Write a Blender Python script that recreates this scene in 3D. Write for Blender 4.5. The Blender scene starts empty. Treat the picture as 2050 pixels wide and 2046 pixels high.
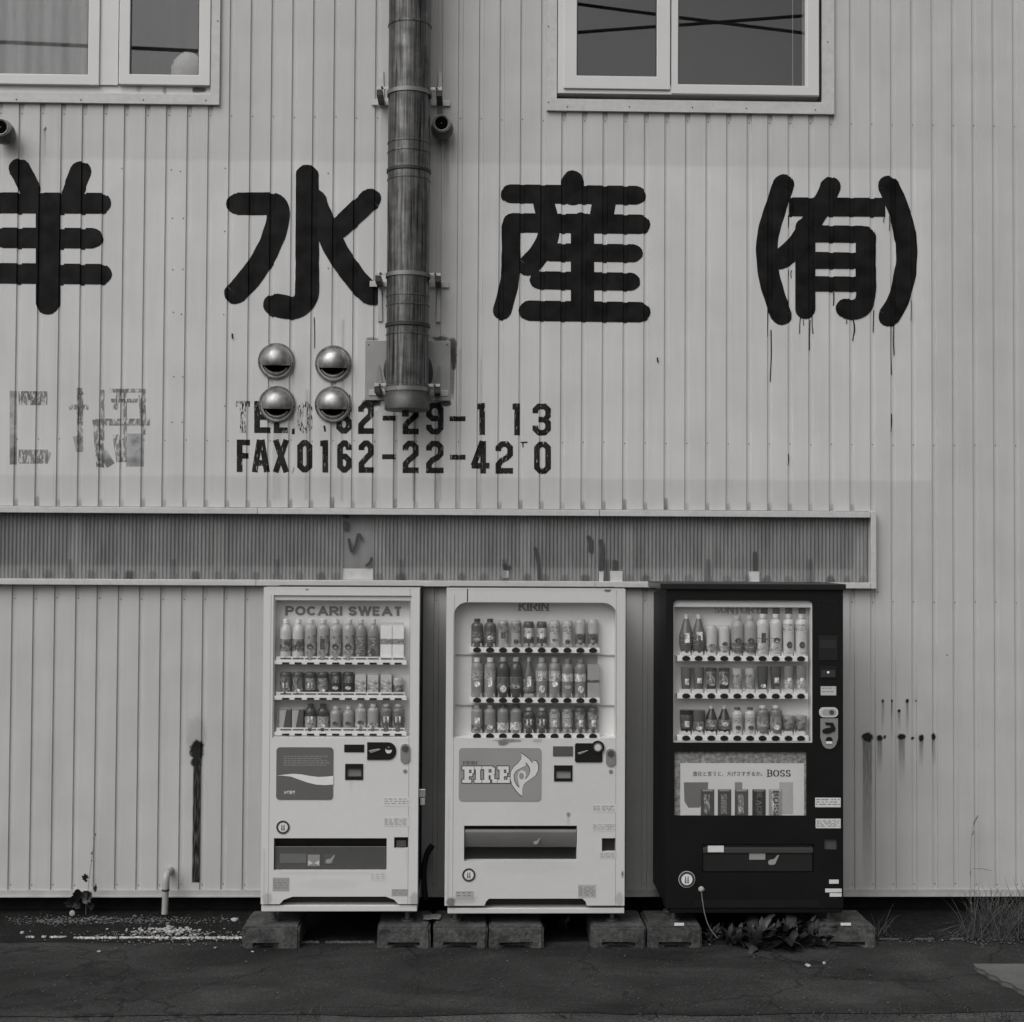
import bpy, bmesh, math, random
from mathutils import Vector, Matrix, noise
random.seed(7)
SC = bpy.context.scene
COL = SC.collection

# ------------------------------------------------------------------ camera
FPX, IW, IH = 2872.0, 2050.0, 2046.0           # 80 mm lens on 6x6 film
YAW, PITCH, ROLL = math.radians(1.487), math.radians(1.576), math.radians(0.311)
CAM = Vector((0.0, -8.85, 2.22))
fwd = Vector((math.sin(YAW)*math.cos(PITCH), math.cos(YAW)*math.cos(PITCH), math.sin(PITCH)))
r0 = Vector((math.cos(YAW), -math.sin(YAW), 0)); u0 = r0.cross(fwd)
RT = r0*math.cos(ROLL) + u0*math.sin(ROLL); UP = u0*math.cos(ROLL) - r0*math.sin(ROLL)
cd = bpy.data.cameras.new('camera'); cam = bpy.data.objects.new('camera', cd); COL.objects.link(cam)
cd.lens = 80; cd.sensor_fit = 'HORIZONTAL'; cd.sensor_width = 80*IW/FPX
cd.clip_start = 0.1; cd.clip_end = 2000
cam.matrix_world = Matrix(((RT.x, UP.x, -fwd.x, CAM.x), (RT.y, UP.y, -fwd.y, CAM.y), (RT.z, UP.z, -fwd.z, CAM.z), (0, 0, 0, 1)))
SC.camera = cam

# ------------------------------------------------------------------ light: overcast day
SUN_EL, SUN_AZ = math.radians(50), math.radians(218)      # high, behind the camera and a little to the left
w = bpy.data.worlds.new('World'); SC.world = w; w.use_nodes = True
nt = w.node_tree; bg = nt.nodes['Background']
sky = nt.nodes.new('ShaderNodeTexSky'); sky.sky_type = 'NISHITA'; sky.sun_disc = False
sky.sun_elevation = SUN_EL; sky.sun_rotation = SUN_AZ
sky.air_density = 1.0; sky.dust_density = 6.0; sky.ozone_density = 1.0
bw = nt.nodes.new('ShaderNodeRGBToBW')                     # black-and-white film
nt.links.new(sky.outputs[0], bw.inputs[0]); nt.links.new(bw.outputs[0], bg.inputs[0])
bg.inputs[1].default_value = 0.12
sd = bpy.data.lights.new('sun', 'SUN'); sun = bpy.data.objects.new('sun', sd); COL.objects.link(sun)
sd.energy = 1.0; sd.angle = math.radians(62); sd.color = (1, 0.985, 0.97)
sdir = Vector((math.sin(SUN_AZ)*math.cos(SUN_EL), math.cos(SUN_AZ)*math.cos(SUN_EL), math.sin(SUN_EL)))
sun.rotation_euler = sdir.to_track_quat('Z', 'Y').to_euler(); sun.location = (0, -6, 12)
SC.view_settings.view_transform = 'Standard'; SC.view_settings.look = 'None'
SC.view_settings.exposure = 0.16; SC.view_settings.gamma = 1; SC.view_settings.use_curve_mapping = False

# ------------------------------------------------------------------ measuring: photo pixel -> point on the vertical plane y = Y
def W(px, py, Y=0.0):
    d = RT*((px-IW/2)/FPX) + UP*((IH/2-py)/FPX) + fwd
    p = CAM + d*((Y-CAM.y)/d.y)
    return p.x, p.z
def G(px, py, Z=0.0):
    d = RT*((px-IW/2)/FPX) + UP*((IH/2-py)/FPX) + fwd
    p = CAM + d*((Z-CAM.z)/d.z)
    return p.x, p.y
def RC(a, b, c, d, Y=0.0):
    p = [W(a, b, Y), W(c, b, Y), W(a, d, Y), W(c, d, Y)]
    return (p[0][0]+p[2][0])/2, (p[1][0]+p[3][0])/2, (p[2][1]+p[3][1])/2, (p[0][1]+p[1][1])/2
def sc(Y): return FPX/(Y-CAM.y)                # photo pixels per metre at depth Y

# ------------------------------------------------------------------ materials
MATS = {}
def lin(v): return (max(v, 0)/255.0)**2.2
def alb(v): return min(lin(v)/0.62, 0.85)      # photo grey of a sunny-side surface -> base colour
def mat(name, grey, rough=0.6, metal=0.0, var=0.08, scale=6.0, stretch=(1, 1, 1), bump=0.0, bscale=60.0, spec=0.5, var2=0.0, scale2=40.0, tint=True):
    if name in MATS: return MATS[name]
    m = bpy.data.materials.new(name); m.use_nodes = True; N = m.node_tree.nodes; L = m.node_tree.links
    b = N['Principled BSDF']; b.inputs['Roughness'].default_value = rough; b.inputs['Metallic'].default_value = metal
    b.inputs['Specular IOR Level'].default_value = spec
    tc = N.new('ShaderNodeNewGeometry'); mp = N.new('ShaderNodeMapping'); mp.inputs['Scale'].default_value = stretch
    L.new(tc.outputs['Position'], mp.inputs['Vector'])
    n1 = N.new('ShaderNodeTexNoise'); n1.inputs['Scale'].default_value = scale; n1.inputs['Detail'].default_value = 6
    n1.inputs['Roughness'].default_value = 0.65
    L.new(mp.outputs[0], n1.inputs['Vector'])
    r = N.new('ShaderNodeMapRange'); r.inputs['From Min'].default_value = 0.3; r.inputs['From Max'].default_value = 0.7
    r.inputs['To Min'].default_value = 1-var; r.inputs['To Max'].default_value = 1+var; L.new(n1.outputs['Fac'], r.inputs['Value'])
    fac = r.outputs[0]
    if var2:
        n2 = N.new('ShaderNodeTexNoise'); n2.inputs['Scale'].default_value = scale2; n2.inputs['Detail'].default_value = 4
        L.new(tc.outputs['Position'], n2.inputs['Vector'])
        r2 = N.new('ShaderNodeMapRange'); r2.inputs['From Min'].default_value = 0.3; r2.inputs['From Max'].default_value = 0.7
        r2.inputs['To Min'].default_value = 1-var2; r2.inputs['To Max'].default_value = 1+var2; L.new(n2.outputs['Fac'], r2.inputs['Value'])
        mu = N.new('ShaderNodeMath'); mu.operation = 'MULTIPLY'; L.new(fac, mu.inputs[0]); L.new(r2.outputs[0], mu.inputs[1]); fac = mu.outputs[0]
    mu = N.new('ShaderNodeMath'); mu.operation = 'MULTIPLY'; mu.inputs[1].default_value = grey; L.new(fac, mu.inputs[0])
    mx = N.new('ShaderNodeVectorMath'); mx.operation = 'MULTIPLY'; mx.inputs[1].default_value = (1.0, 0.985, 0.97)
    L.new(mu.outputs[0], mx.inputs[0]); L.new(mx.outputs[0], b.inputs['Base Color'])
    if bump:
        nb = N.new('ShaderNodeTexNoise'); nb.inputs['Scale'].default_value = bscale; nb.inputs['Detail'].default_value = 8
        L.new(tc.outputs['Position'], nb.inputs['Vector'])
        bp = N.new('ShaderNodeBump'); bp.inputs['Strength'].default_value = bump; bp.inputs['Distance'].default_value = 0.01
        L.new(nb.outputs['Fac'], bp.inputs['Height']); L.new(bp.outputs[0], b.inputs['Normal'])
    MATS[name] = m; m['fac'] = 0
    return m
def gd(v, rough=0.4, pr=0):                     # things standing behind the display glass; pr = printed label with crisp graphics
    key = 'display_grey_%d_%d' % (v, pr)
    if key in MATS or not pr: return mat(key, min(alb(v)*1.35, .85), rough, var=.05, scale=25)
    m = mat(key, min(alb(v)*1.35, .85), rough, var=.05, scale=25); N = m.node_tree.nodes; L = m.node_tree.links; b = N['Principled BSDF']; src = b.inputs['Base Color'].links[0].from_socket
    t = N.new('ShaderNodeTexCoord'); mp = N.new('ShaderNodeMapping'); mp.inputs['Scale'].default_value = ((1, 1, .55), (1.3, 1, 2.2), (.6, 1, 1))[v % 3]; mp.inputs['Location'].default_value = (v*.13, v*.31, v*.07); L.new(t.outputs['Object'], mp.inputs[0])
    n = N.new('ShaderNodeTexNoise'); n.inputs['Scale'].default_value = 62; n.inputs['Detail'].default_value = 1.5; L.new(mp.outputs[0], n.inputs[0])
    r = N.new('ShaderNodeValToRGB'); r.color_ramp.interpolation = 'CONSTANT'; e = r.color_ramp.elements; e[0].color = (.45,)*3+(1,); e[1].position = .40; e[1].color = (1, 1, 1, 1)
    q = e.new(.60); q.color = (1.7 if v > 90 else 2.6,)*3+(1,); q = e.new(.68); q.color = (.7,)*3+(1,); L.new(n.outputs['Fac'], r.inputs[0])
    x = N.new('ShaderNodeVectorMath'); x.operation = 'MULTIPLY'; L.new(src, x.inputs[0]); L.new(r.outputs[0], x.inputs[1]); L.new(x.outputs[0], b.inputs['Base Color'])
    return m
def gm(v, rough=0.5, **k):                      # plain painted / printed grey
    return mat('print_grey_%d_%d' % (v, int(rough*100)), alb(v), rough, var=k.get('var', 0.05), scale=25)
def glass(name, refl=0.06, tint=0.95, rough=0.02):
    if name in MATS: return MATS[name]
    m = bpy.data.materials.new(name); m.use_nodes = True; N = m.node_tree.nodes; L = m.node_tree.links; N.clear()
    o = N.new('ShaderNodeOutputMaterial'); t = N.new('ShaderNodeBsdfTransparent'); t.inputs[0].default_value = (tint,)*3+(1,)
    g = N.new('ShaderNodeBsdfGlossy'); g.inputs['Roughness'].default_value = rough
    f = N.new('ShaderNodeLayerWeight'); f.inputs[0].default_value = 0.5      # Schlick reflectance of a thin pane, same from both sides
    p5 = N.new('ShaderNodeMath'); p5.operation = 'POWER'; p5.inputs[1].default_value = 5; L.new(f.outputs['Facing'], p5.inputs[0])
    a = N.new('ShaderNodeMath'); a.operation = 'MULTIPLY_ADD'; a.inputs[1].default_value = 0.9; a.inputs[2].default_value = 0.03+refl; a.use_clamp = True
    x = N.new('ShaderNodeMixShader'); L.new(p5.outputs[0], a.inputs[0]); L.new(a.outputs[0], x.inputs[0])
    L.new(t.outputs[0], x.inputs[1]); L.new(g.outputs[0], x.inputs[2]); L.new(x.outputs[0], o.inputs[0])
    MATS[name] = m; return m
def alpha_mat(name, grey, mode, thr=0.5, scale=30, stretch=(1, 1, 1), soft=0.04, rough=0.7, dens=1.0, vary=1.7):
    """paint or dirt film: 'attr' = its own painted outline, 'noise' = flaking paint"""
    if name in MATS: return MATS[name]
    m = bpy.data.materials.new(name); m.use_nodes = True; N = m.node_tree.nodes; L = m.node_tree.links
    b = N['Principled BSDF']; o = N['Material Output']; b.inputs['Roughness'].default_value = rough; b.inputs['Specular IOR Level'].default_value = 0.12
    tc = N.new('ShaderNodeNewGeometry'); mp = N.new('ShaderNodeMapping'); mp.inputs['Scale'].default_value = stretch; L.new(tc.outputs['Position'], mp.inputs[0])
    n1 = N.new('ShaderNodeTexNoise'); n1.inputs['Scale'].default_value = scale; n1.inputs['Detail'].default_value = 8; n1.inputs['Roughness'].default_value = 0.7; L.new(mp.outputs[0], n1.inputs[0])
    n2 = N.new('ShaderNodeTexNoise'); n2.inputs['Scale'].default_value = 9; n2.inputs['Detail'].default_value = 5; L.new(tc.outputs['Position'], n2.inputs[0])
    r = N.new('ShaderNodeMapRange'); r.inputs['From Min'].default_value = 0.35; r.inputs['From Max'].default_value = 0.65
    r.inputs['To Min'].default_value = grey*0.6; r.inputs['To Max'].default_value = grey*vary; L.new(n2.outputs['Fac'], r.inputs[0]); L.new(r.outputs[0], b.inputs['Base Color'])
    t = N.new('ShaderNodeBsdfTransparent'); x = N.new('ShaderNodeMixShader')
    if mode == 'attr':
        at = N.new('ShaderNodeAttribute'); at.attribute_name = 'film'
        mu = N.new('ShaderNodeMath'); mu.operation = 'MULTIPLY'; L.new(at.outputs['Fac'], mu.inputs[0]); mu.inputs[1].default_value = dens
        L.new(mu.outputs[0], x.inputs[0])
    else:
        q = N.new('ShaderNodeMapRange'); q.inputs['From Min'].default_value = thr-soft; q.inputs['From Max'].default_value = thr+soft
        q.inputs['To Max'].default_value = dens
        L.new(n1.outputs['Fac'], q.inputs[0]); L.new(q.outputs[0], x.inputs[0])
    L.new(t.outputs[0], x.inputs[1]); L.new(b.outputs[0], x.inputs[2]); L.new(x.outputs[0], o.inputs[0])
    MATS[name] = m; return m

# ------------------------------------------------------------------ mesh helpers
def origin(o):
    v = Vector((0, 0, 0))
    while o is not None: v += o.location; o = o.parent
    return v
def link(name, me, parent=None, loc=(0, 0, 0)):
    o = bpy.data.objects.new(name, me); COL.objects.link(o); o.location = loc
    if parent: o.parent = parent
    return o
def tag(o, label=None, cat=None, group=None, kind=None):
    if label: o['label'] = label
    if cat: o['category'] = cat
    if group: o['group'] = group
    if kind: o['kind'] = kind
    return o
def thing(name, loc, label, cat, group=None):
    o = bpy.data.objects.new(name, None); COL.objects.link(o); o.location = loc; o.empty_display_size = 0.1
    return tag(o, label, cat, group)
class MB:
    def __init__(s): s.v = []; s.f = []
    def add(s, vs, fs):
        n = len(s.v); s.v += [tuple(v) for v in vs]; s.f += [tuple(n+i for i in f) for f in fs]; return s
    def box(s, x0, x1, y0, y1, z0, z1):
        return s.add([(x0, y0, z0), (x1, y0, z0), (x1, y1, z0), (x0, y1, z0), (x0, y0, z1), (x1, y0, z1), (x1, y1, z1), (x0, y1, z1)],
                     [(0, 3, 2, 1), (4, 5, 6, 7), (0, 1, 5, 4), (1, 2, 6, 5), (2, 3, 7, 6), (3, 0, 4, 7)])
    def prism(s, p, y0, y1):                    # p = (x, z) outline
        a = sum(p[i][0]*p[(i+1) % len(p)][1]-p[(i+1) % len(p)][0]*p[i][1] for i in range(len(p)))
        if a < 0: p = p[::-1]
        n = len(p)
        return s.add([(x, y0, z) for x, z in p]+[(x, y1, z) for x, z in p],
                     [tuple(range(n)), tuple(range(2*n-1, n-1, -1))]+[(i, n+i, n+(i+1) % n, (i+1) % n) for i in range(n)])
    def flat(s, p, y):                          # one outline facing the street
        a = sum(p[i][0]*p[(i+1) % len(p)][1]-p[(i+1) % len(p)][0]*p[i][1] for i in range(len(p)))
        if a < 0: p = p[::-1]
        return s.add([(x, y, z) for x, z in p], [tuple(range(len(p)))])
    def lathe(s, prof, c=(0, 0, 0), seg=20, axis='z', cap=True):
        vs = []; fs = []; n = len(prof)
        for r, z in prof:
            for k in range(seg):
                a = 2*math.pi*k/seg; x, y = r*math.cos(a), r*math.sin(a)
                vs.append((c[0]+x, c[1]+y, c[2]+z) if axis == 'z' else (c[0]+x, c[1]+z, c[2]+y))
        for i in range(n-1):
            for k in range(seg):
                q = (i*seg+k, i*seg+(k+1) % seg, (i+1)*seg+(k+1) % seg, (i+1)*seg+k)
                fs.append(q if axis == 'z' else q[::-1])
        if cap:
            a, b = tuple(range(seg))[::-1], tuple((n-1)*seg+k for k in range(seg))
            fs += [a, b] if axis == 'z' else [a[::-1], b[::-1]]
        return s.add(vs, fs)
    def tube(s, path, rad, seg=8):
        P = [Vector(p) for p in path]; n = len(P)
        R = rad if isinstance(rad, (list, tuple)) else [rad]*n
        vs = []; fs = []; prev = None
        for i in range(n):
            t = (P[min(i+1, n-1)]-P[max(i-1, 0)]).normalized()
            a = prev if prev is not None else (Vector((0, 1, 0)) if abs(t.y) < 0.9 else Vector((1, 0, 0)))
            a = (a-t*a.dot(t)).normalized(); prev = a; b = t.cross(a)
            for k in range(seg):
                q = 2*math.pi*k/seg; vs.append(P[i]+(a*math.cos(q)+b*math.sin(q))*R[i])
        for i in range(n-1):
            for k in range(seg): fs.append((i*seg+k, i*seg+(k+1) % seg, (i+1)*seg+(k+1) % seg, (i+1)*seg+k))
        fs += [tuple(range(seg))[::-1], tuple((n-1)*seg+k for k in range(seg))]
        return s.add(vs, fs)
    def holes(s, x0, x1, z0, z1, hs, y0, y1):   # slab with rectangular holes, hs = (x0, x1, z0, z1)
        xs = sorted({x0, x1, *[h[0] for h in hs], *[h[1] for h in hs]}); zs = sorted({z0, z1, *[h[2] for h in hs], *[h[3] for h in hs]})
        xs = [x for x in xs if x0 <= x <= x1]; zs = [z for z in zs if z0 <= z <= z1]
        def solid(i, j):
            if i < 0 or j < 0 or i >= len(xs)-1 or j >= len(zs)-1: return False
            cx, cz = (xs[i]+xs[i+1])/2, (zs[j]+zs[j+1])/2
            return not any(h[0] < cx < h[1] and h[2] < cz < h[3] for h in hs)
        for i in range(len(xs)-1):
            for j in range(len(zs)-1):
                if not solid(i, j): continue
                a, b, c, d = xs[i], xs[i+1], zs[j], zs[j+1]
                s.add([(a, y0, c), (b, y0, c), (b, y0, d), (a, y0, d)], [(0, 1, 2, 3)])
                s.add([(a, y1, c), (b, y1, c), (b, y1, d), (a, y1, d)], [(3, 2, 1, 0)])
                if not solid(i-1, j): s.add([(a, y0, c), (a, y0, d), (a, y1, d), (a, y1, c)], [(0, 1, 2, 3)])
                if not solid(i+1, j): s.add([(b, y0, c), (b, y1, c), (b, y1, d), (b, y0, d)], [(0, 1, 2, 3)])
                if not solid(i, j-1): s.add([(a, y0, c), (a, y1, c), (b, y1, c), (b, y0, c)], [(0, 1, 2, 3)])
                if not solid(i, j+1): s.add([(a, y0, d), (b, y0, d), (b, y1, d), (a, y1, d)], [(0, 1, 2, 3)])
        return s
    def build(s, name, m, parent=None, smooth=None, bevel=0, kind=None, weld=False):
        o0 = origin(parent)
        me = bpy.data.meshes.new(name); me.from_pydata([(a-o0.x, b-o0.y, c-o0.z) for a, b, c in s.v], [], s.f); me.update()
        if weld or bevel or smooth:
            bm = bmesh.new(); bm.from_mesh(me); bmesh.ops.remove_doubles(bm, verts=bm.verts, dist=1e-5); bm.to_mesh(me); bm.free()
        if smooth:
            me.polygons.foreach_set('use_smooth', [True]*len(me.polygons)); me.set_sharp_from_angle(angle=math.radians(smooth))
        me.materials.append(m)
        o = link(name, me, parent)
        if bevel:
            b = o.modifiers.new('bevel', 'BEVEL'); b.width = bevel; b.segments = 2; b.limit_method = 'ANGLE'
        if kind: o['kind'] = kind
        return o
def box(name, m, parent, a, b, c, d, Y, depth, bevel=0, front=True):
    """front face at pixel rectangle a,b,c,d on depth Y, going back by depth"""
    x0, x1, z0, z1 = RC(a, b, c, d, Y)
    return MB().box(x0, x1, Y, Y+depth, z0, z1).build(name, m, parent, bevel=bevel)
def rrect(x0, x1, z0, z1, r, n=5, corners=(1, 1, 1, 1)):   # bl, br, tr, tl
    out = []
    for k, (cx, cz, a0) in enumerate(((x0+r, z0+r, 180), (x1-r, z0+r, 270), (x1-r, z1-r, 0), (x0+r, z1-r, 90))):
        if corners[k]:
            for i in range(n+1):
                a = math.radians(a0+90*i/n); out.append((cx+r*math.cos(a), cz+r*math.sin(a)))
        else: out.append(((x0, z0), (x1, z0), (x1, z1), (x0, z1))[k])
    return out
def rpanel(name, m, parent, a, b, c, d, Y, depth, rpx=6, corners=(1, 1, 1, 1)):
    x0, x1, z0, z1 = RC(a, b, c, d, Y)
    return MB().prism(rrect(x0, x1, z0, z1, rpx/sc(Y), 5, corners), Y, Y+depth).build(name, m, parent)
def text(name, s, m, parent, a, b, c, d, Y, bold=0.0, rot=0):
    cu = bpy.data.curves.new(name, 'FONT'); cu.body = s; cu.offset = bold; cu.size = 1; cu.resolution_u = 3
    t = bpy.data.objects.new('tmp', cu); COL.objects.link(t)
    dg = bpy.context.evaluated_depsgraph_get(); dg.update()
    me = bpy.data.meshes.new_from_object(t.evaluated_get(dg)); bpy.data.objects.remove(t)
    if not me.vertices: return None
    for v in me.vertices:
        if rot == -90: v.co = Vector((v.co.y, -v.co.x, 0))
    xs = [v.co.x for v in me.vertices]; ys = [v.co.y for v in me.vertices]
    x0, x1, z0, z1 = RC(a, b, c, d, Y); o0 = origin(parent)
    for v in me.vertices:
        fx = (v.co.x-min(xs))/(max(xs)-min(xs)); fy = (v.co.y-min(ys))/(max(ys)-min(ys))
        v.co = Vector((x0+(x1-x0)*fx, Y, z0+(z1-z0)*fy))-o0
    me.materials.clear(); me.materials.append(m)
    return link(name, me, parent)

def arc(cx, cy, rx, ry, a0, a1, n=10): return [(cx+rx*math.cos(math.radians(a0+(a1-a0)*k/n)), cy+ry*math.sin(math.radians(a0+(a1-a0)*k/n))) for k in range(n+1)]
_P = [[(0, 0), (0, 1)], [(0, 1), (.55, 1)]+arc(.55, .73, .45, .27, 90, -90)+[(0, .46)]]
_S = [[(.95, .80), (.78, .96), (.5, 1), (.2, .95), (.03, .77), (.2, .57), (.5, .5), (.8, .43), (.97, .23), (.8, .05), (.5, 0), (.22, .04), (.04, .2)]]
GLY = {'P': (.72, _P), 'O': (.92, [arc(.5, .5, .5, .5, 0, 360, 20)]), 'C': (.85, [arc(.5, .5, .5, .5, 42, 318, 16)]), 'A': (.92, [[(0, 0), (.5, 1)], [(.5, 1), (1, 0)], [(.2, .28), (.8, .28)]]),
       'R': (.78, _P+[[(.5, .46), (1, 0)]]), 'I': (0, [[(0, 0), (0, 1)]]), 'S': (.75, _S), 'W': (1.25, [[(0, 1), (.25, 0)], [(.25, 0), (.5, 1)], [(.5, 1), (.75, 0)], [(.75, 0), (1, 1)]]),
       'E': (.65, [[(0, 0), (0, 1)], [(0, 1), (1, 1)], [(0, .5), (.9, .5)], [(0, 0), (1, 0)]]), 'T': (.75, [[(0, 1), (1, 1)], [(.5, 0), (.5, 1)]]), 'K': (.78, [[(0, 0), (0, 1)], [(1, 1), (0, .4)], [(.3, .58), (1, 0)]]),
       'N': (.8, [[(0, 0), (0, 1)], [(0, 1), (1, 0)], [(1, 0), (1, 1)]]), 'U': (.8, [[(0, 1), (0, .4)]+arc(.5, .4, .5, .4, 180, 360)+[(1, 1)]]), 'Y': (.8, [[(0, 1), (.5, .45)], [(1, 1), (.5, .45)], [(.5, .45), (.5, 0)]]),
       'B': (.72, [[(0, 0), (0, 1)], [(0, 1), (.5, 1)]+arc(.5, .76, .42, .24, 90, -90)+[(0, .52)], [(0, 0), (.55, 0)]+arc(.55, .26, .45, .26, -90, 90)+[(0, .52)]]), 'L': (.62, [[(0, 0), (0, 1)], [(0, 0), (1, 0)]])}
def blocktext(name, s, m, parent, a, b, c, d, Y, wt=.2, serif=False, rot=False, gap=.08):
    """bold signwriter capitals filling the pixel rectangle"""
    quads = []; x = 0
    for ch in s:
        if ch == ' ': x += .42; continue
        w_, st = GLY[ch]; wd = w_*(1-wt)
        for k, p in enumerate(st):
            q = [(x+wt/2+u*wd, wt/2+v*(1-wt)) for u, v in p]
            for i in range(len(q)-1):
                (ax, ay), (bx, by) = q[i], q[i+1]; l = math.hypot(bx-ax, by-ay) or 1; e = wt*.10 if len(q) > 2 else wt*.5*(abs(by-ay) > .3)
                ux, uy = (bx-ax)/l, (by-ay)/l; tw = wt/2*(1 if abs(uy) > .5 or not serif else .5)
                ax, ay, bx, by = ax-ux*e, ay-uy*e, bx+ux*e, by+uy*e
                quads.append([(ax-uy*tw, ay+ux*tw), (ax+uy*tw, ay-ux*tw), (bx+uy*tw, by-ux*tw), (bx-uy*tw, by+ux*tw)])
            if serif and len(p) == 2 and p[0][0] == p[1][0]:
                for yy in (0, 1-.09): quads.append([(q[0][0]-wt*1.0, yy), (q[0][0]+wt*1.0, yy), (q[0][0]+wt*1.0, yy+.09), (q[0][0]-wt*1.0, yy+.09)])
        x += wd+wt+gap
    if rot: quads = [[(v, -u) for u, v in q] for q in quads]
    xs = [u for q in quads for u, v in q]; zs = [v for q in quads for u, v in q]; x0, x1, z0, z1 = RC(a, b, c, d, Y); mb = MB()
    for i, q in enumerate(quads): mb.flat([(x0+(x1-x0)*(u-min(xs))/(max(xs)-min(xs)), z0+(z1-z0)*(v-min(zs))/(max(zs)-min(zs))) for u, v in q], Y-.000012*i)
    return mb.build(name, m, parent)

# ------------------------------------------------------------------ ribbed siding profile
GX0, GP, GD = -2.80854, 0.128809, 0.0105
def prof(x):                                     # y of the sheet surface at x: 0 on the flats, GD in the grooves
    u = (x-GX0)/GP; d = abs(u-round(u))*GP
    return GD if d <= 0.0125 else 0.0 if d >= 0.0165 else GD*(0.0165-d)/0.004
def breaks(xa, xb):
    out = []
    k = math.floor((xa-GX0)/GP)-1
    while GX0+k*GP < xb+GP:
        c = GX0+k*GP; out += [c-0.0165, c-0.0125, c+0.0125, c+0.0165]; k += 1
    return [x for x in out if xa+1e-5 < x < xb-1e-5]
def clipx(p, xa, xb):
    for x, sg in ((xa, 1), (xb, -1)):
        out = []
        for i in range(len(p)):
            a, b = p[i], p[(i+1) % len(p)]; da, db = sg*(a[0]-x), sg*(b[0]-x)
            if da >= 0: out.append(a)
            if (da >= 0) != (db >= 0):
                t = da/(da-db); out.append((x, a[1]+(b[1]-a[1])*t))
        p = out
        if len(p) < 3: return []
    return p
def conform(name, polys, m, parent, off=0.0012, drop=0.00002, brush=False):
    """thin paint film lying on the ribbed sheet; polys are convex (x, z) outlines"""
    vs, fs = [], []; o0 = origin(parent)
    for i, p in enumerate(polys):
        a = sum(p[k][0]*p[(k+1) % len(p)][1]-p[(k+1) % len(p)][0]*p[k][1] for k in range(len(p)))
        if a < 0: p = p[::-1]
        xs = [q[0] for q in p]; X = [min(xs)-1e-6]+breaks(min(xs), max(xs))+[max(xs)+1e-6]
        for xa, xb in zip(X, X[1:]):
            c = clipx(p, xa, xb)
            if len(c) < 3: continue
            xm = (xa+xb)/2; kk = round((xm-GX0)/GP); dz = 0.0
            if brush and prof(xm) > GD*.9: dz = .010*noise.noise(Vector((kk*3.37+.2, .4, 1.0)))-.003     # the brush skips in the grooves
            n = len(vs); vs += [(x-o0.x, prof(x)-off-drop*i-o0.y, z+dz-o0.z) for x, z in c]; fs.append(tuple(range(n, n+len(c))))
    me = bpy.data.meshes.new(name); me.from_pydata(vs, [], fs); me.materials.append(m)
    return link(name, me, parent)
def spline(pts, n=6):
    if len(pts) < 3: return pts
    out = []
    for i in range(len(pts)-1):
        p0, p1, p2, p3 = pts[max(i-1, 0)], pts[i], pts[i+1], pts[min(i+2, len(pts)-1)]
        for k in range(n):
            t = k/n
            out.append(tuple(0.5*((2*p1[j])+(-p0[j]+p2[j])*t+(2*p0[j]-5*p1[j]+4*p2[j]-p3[j])*t*t+(-p0[j]+3*p1[j]-3*p2[j]+p3[j])*t**3) for j in (0, 1)))
    return out+[pts[-1]]
def stroke(pts, wpx, caps=True, smooth=True, jag=0.0):
    """brush stroke given in photo pixels -> quads and round ends on the wall, (x, z)"""
    P = spline(pts) if smooth else pts
    P = [W(*p) for p in P]; h = wpx/sc(0)/2; polys = []; L = []
    for i, p in enumerate(P):
        a, b = P[max(i-1, 0)], P[min(i+1, len(P)-1)]; tx, tz = b[0]-a[0], b[1]-a[1]; l = math.hypot(tx, tz) or 1
        hh = h*(1+jag*noise.noise(Vector((p[0]*14, 3.1, p[1]*14))))
        nx, nz = -tz/l*hh, tx/l*hh; L.append(((p[0]+nx, p[1]+nz), (p[0]-nx, p[1]-nz)))
    def cap(i, s):
        p = P[i]; q = P[i+s]; a0 = math.atan2(p[1]-q[1], p[0]-q[0])
        return [(p[0]+h*f*math.cos(a), p[1]+h*0.94*f*math.sin(a)) for f, a in [((.97+.07*noise.noise(Vector((p[0]*9+k, p[1]*9, 5)))) if 0 < k < 8 else 1, a0-math.pi/2+math.pi*k/8) for k in range(9)]]
    if len(P) == 2:
        polys.append((cap(0, 1)+cap(1, -1)) if caps else [L[0][0], L[0][1], L[1][1], L[1][0]])
    else:
        for i in range(len(P)-1): polys.append([L[i][0], L[i][1], L[i+1][1], L[i+1][0]])
        if caps: polys += [cap(0, 1), cap(len(P)-1, -1)]
    return polys
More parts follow.
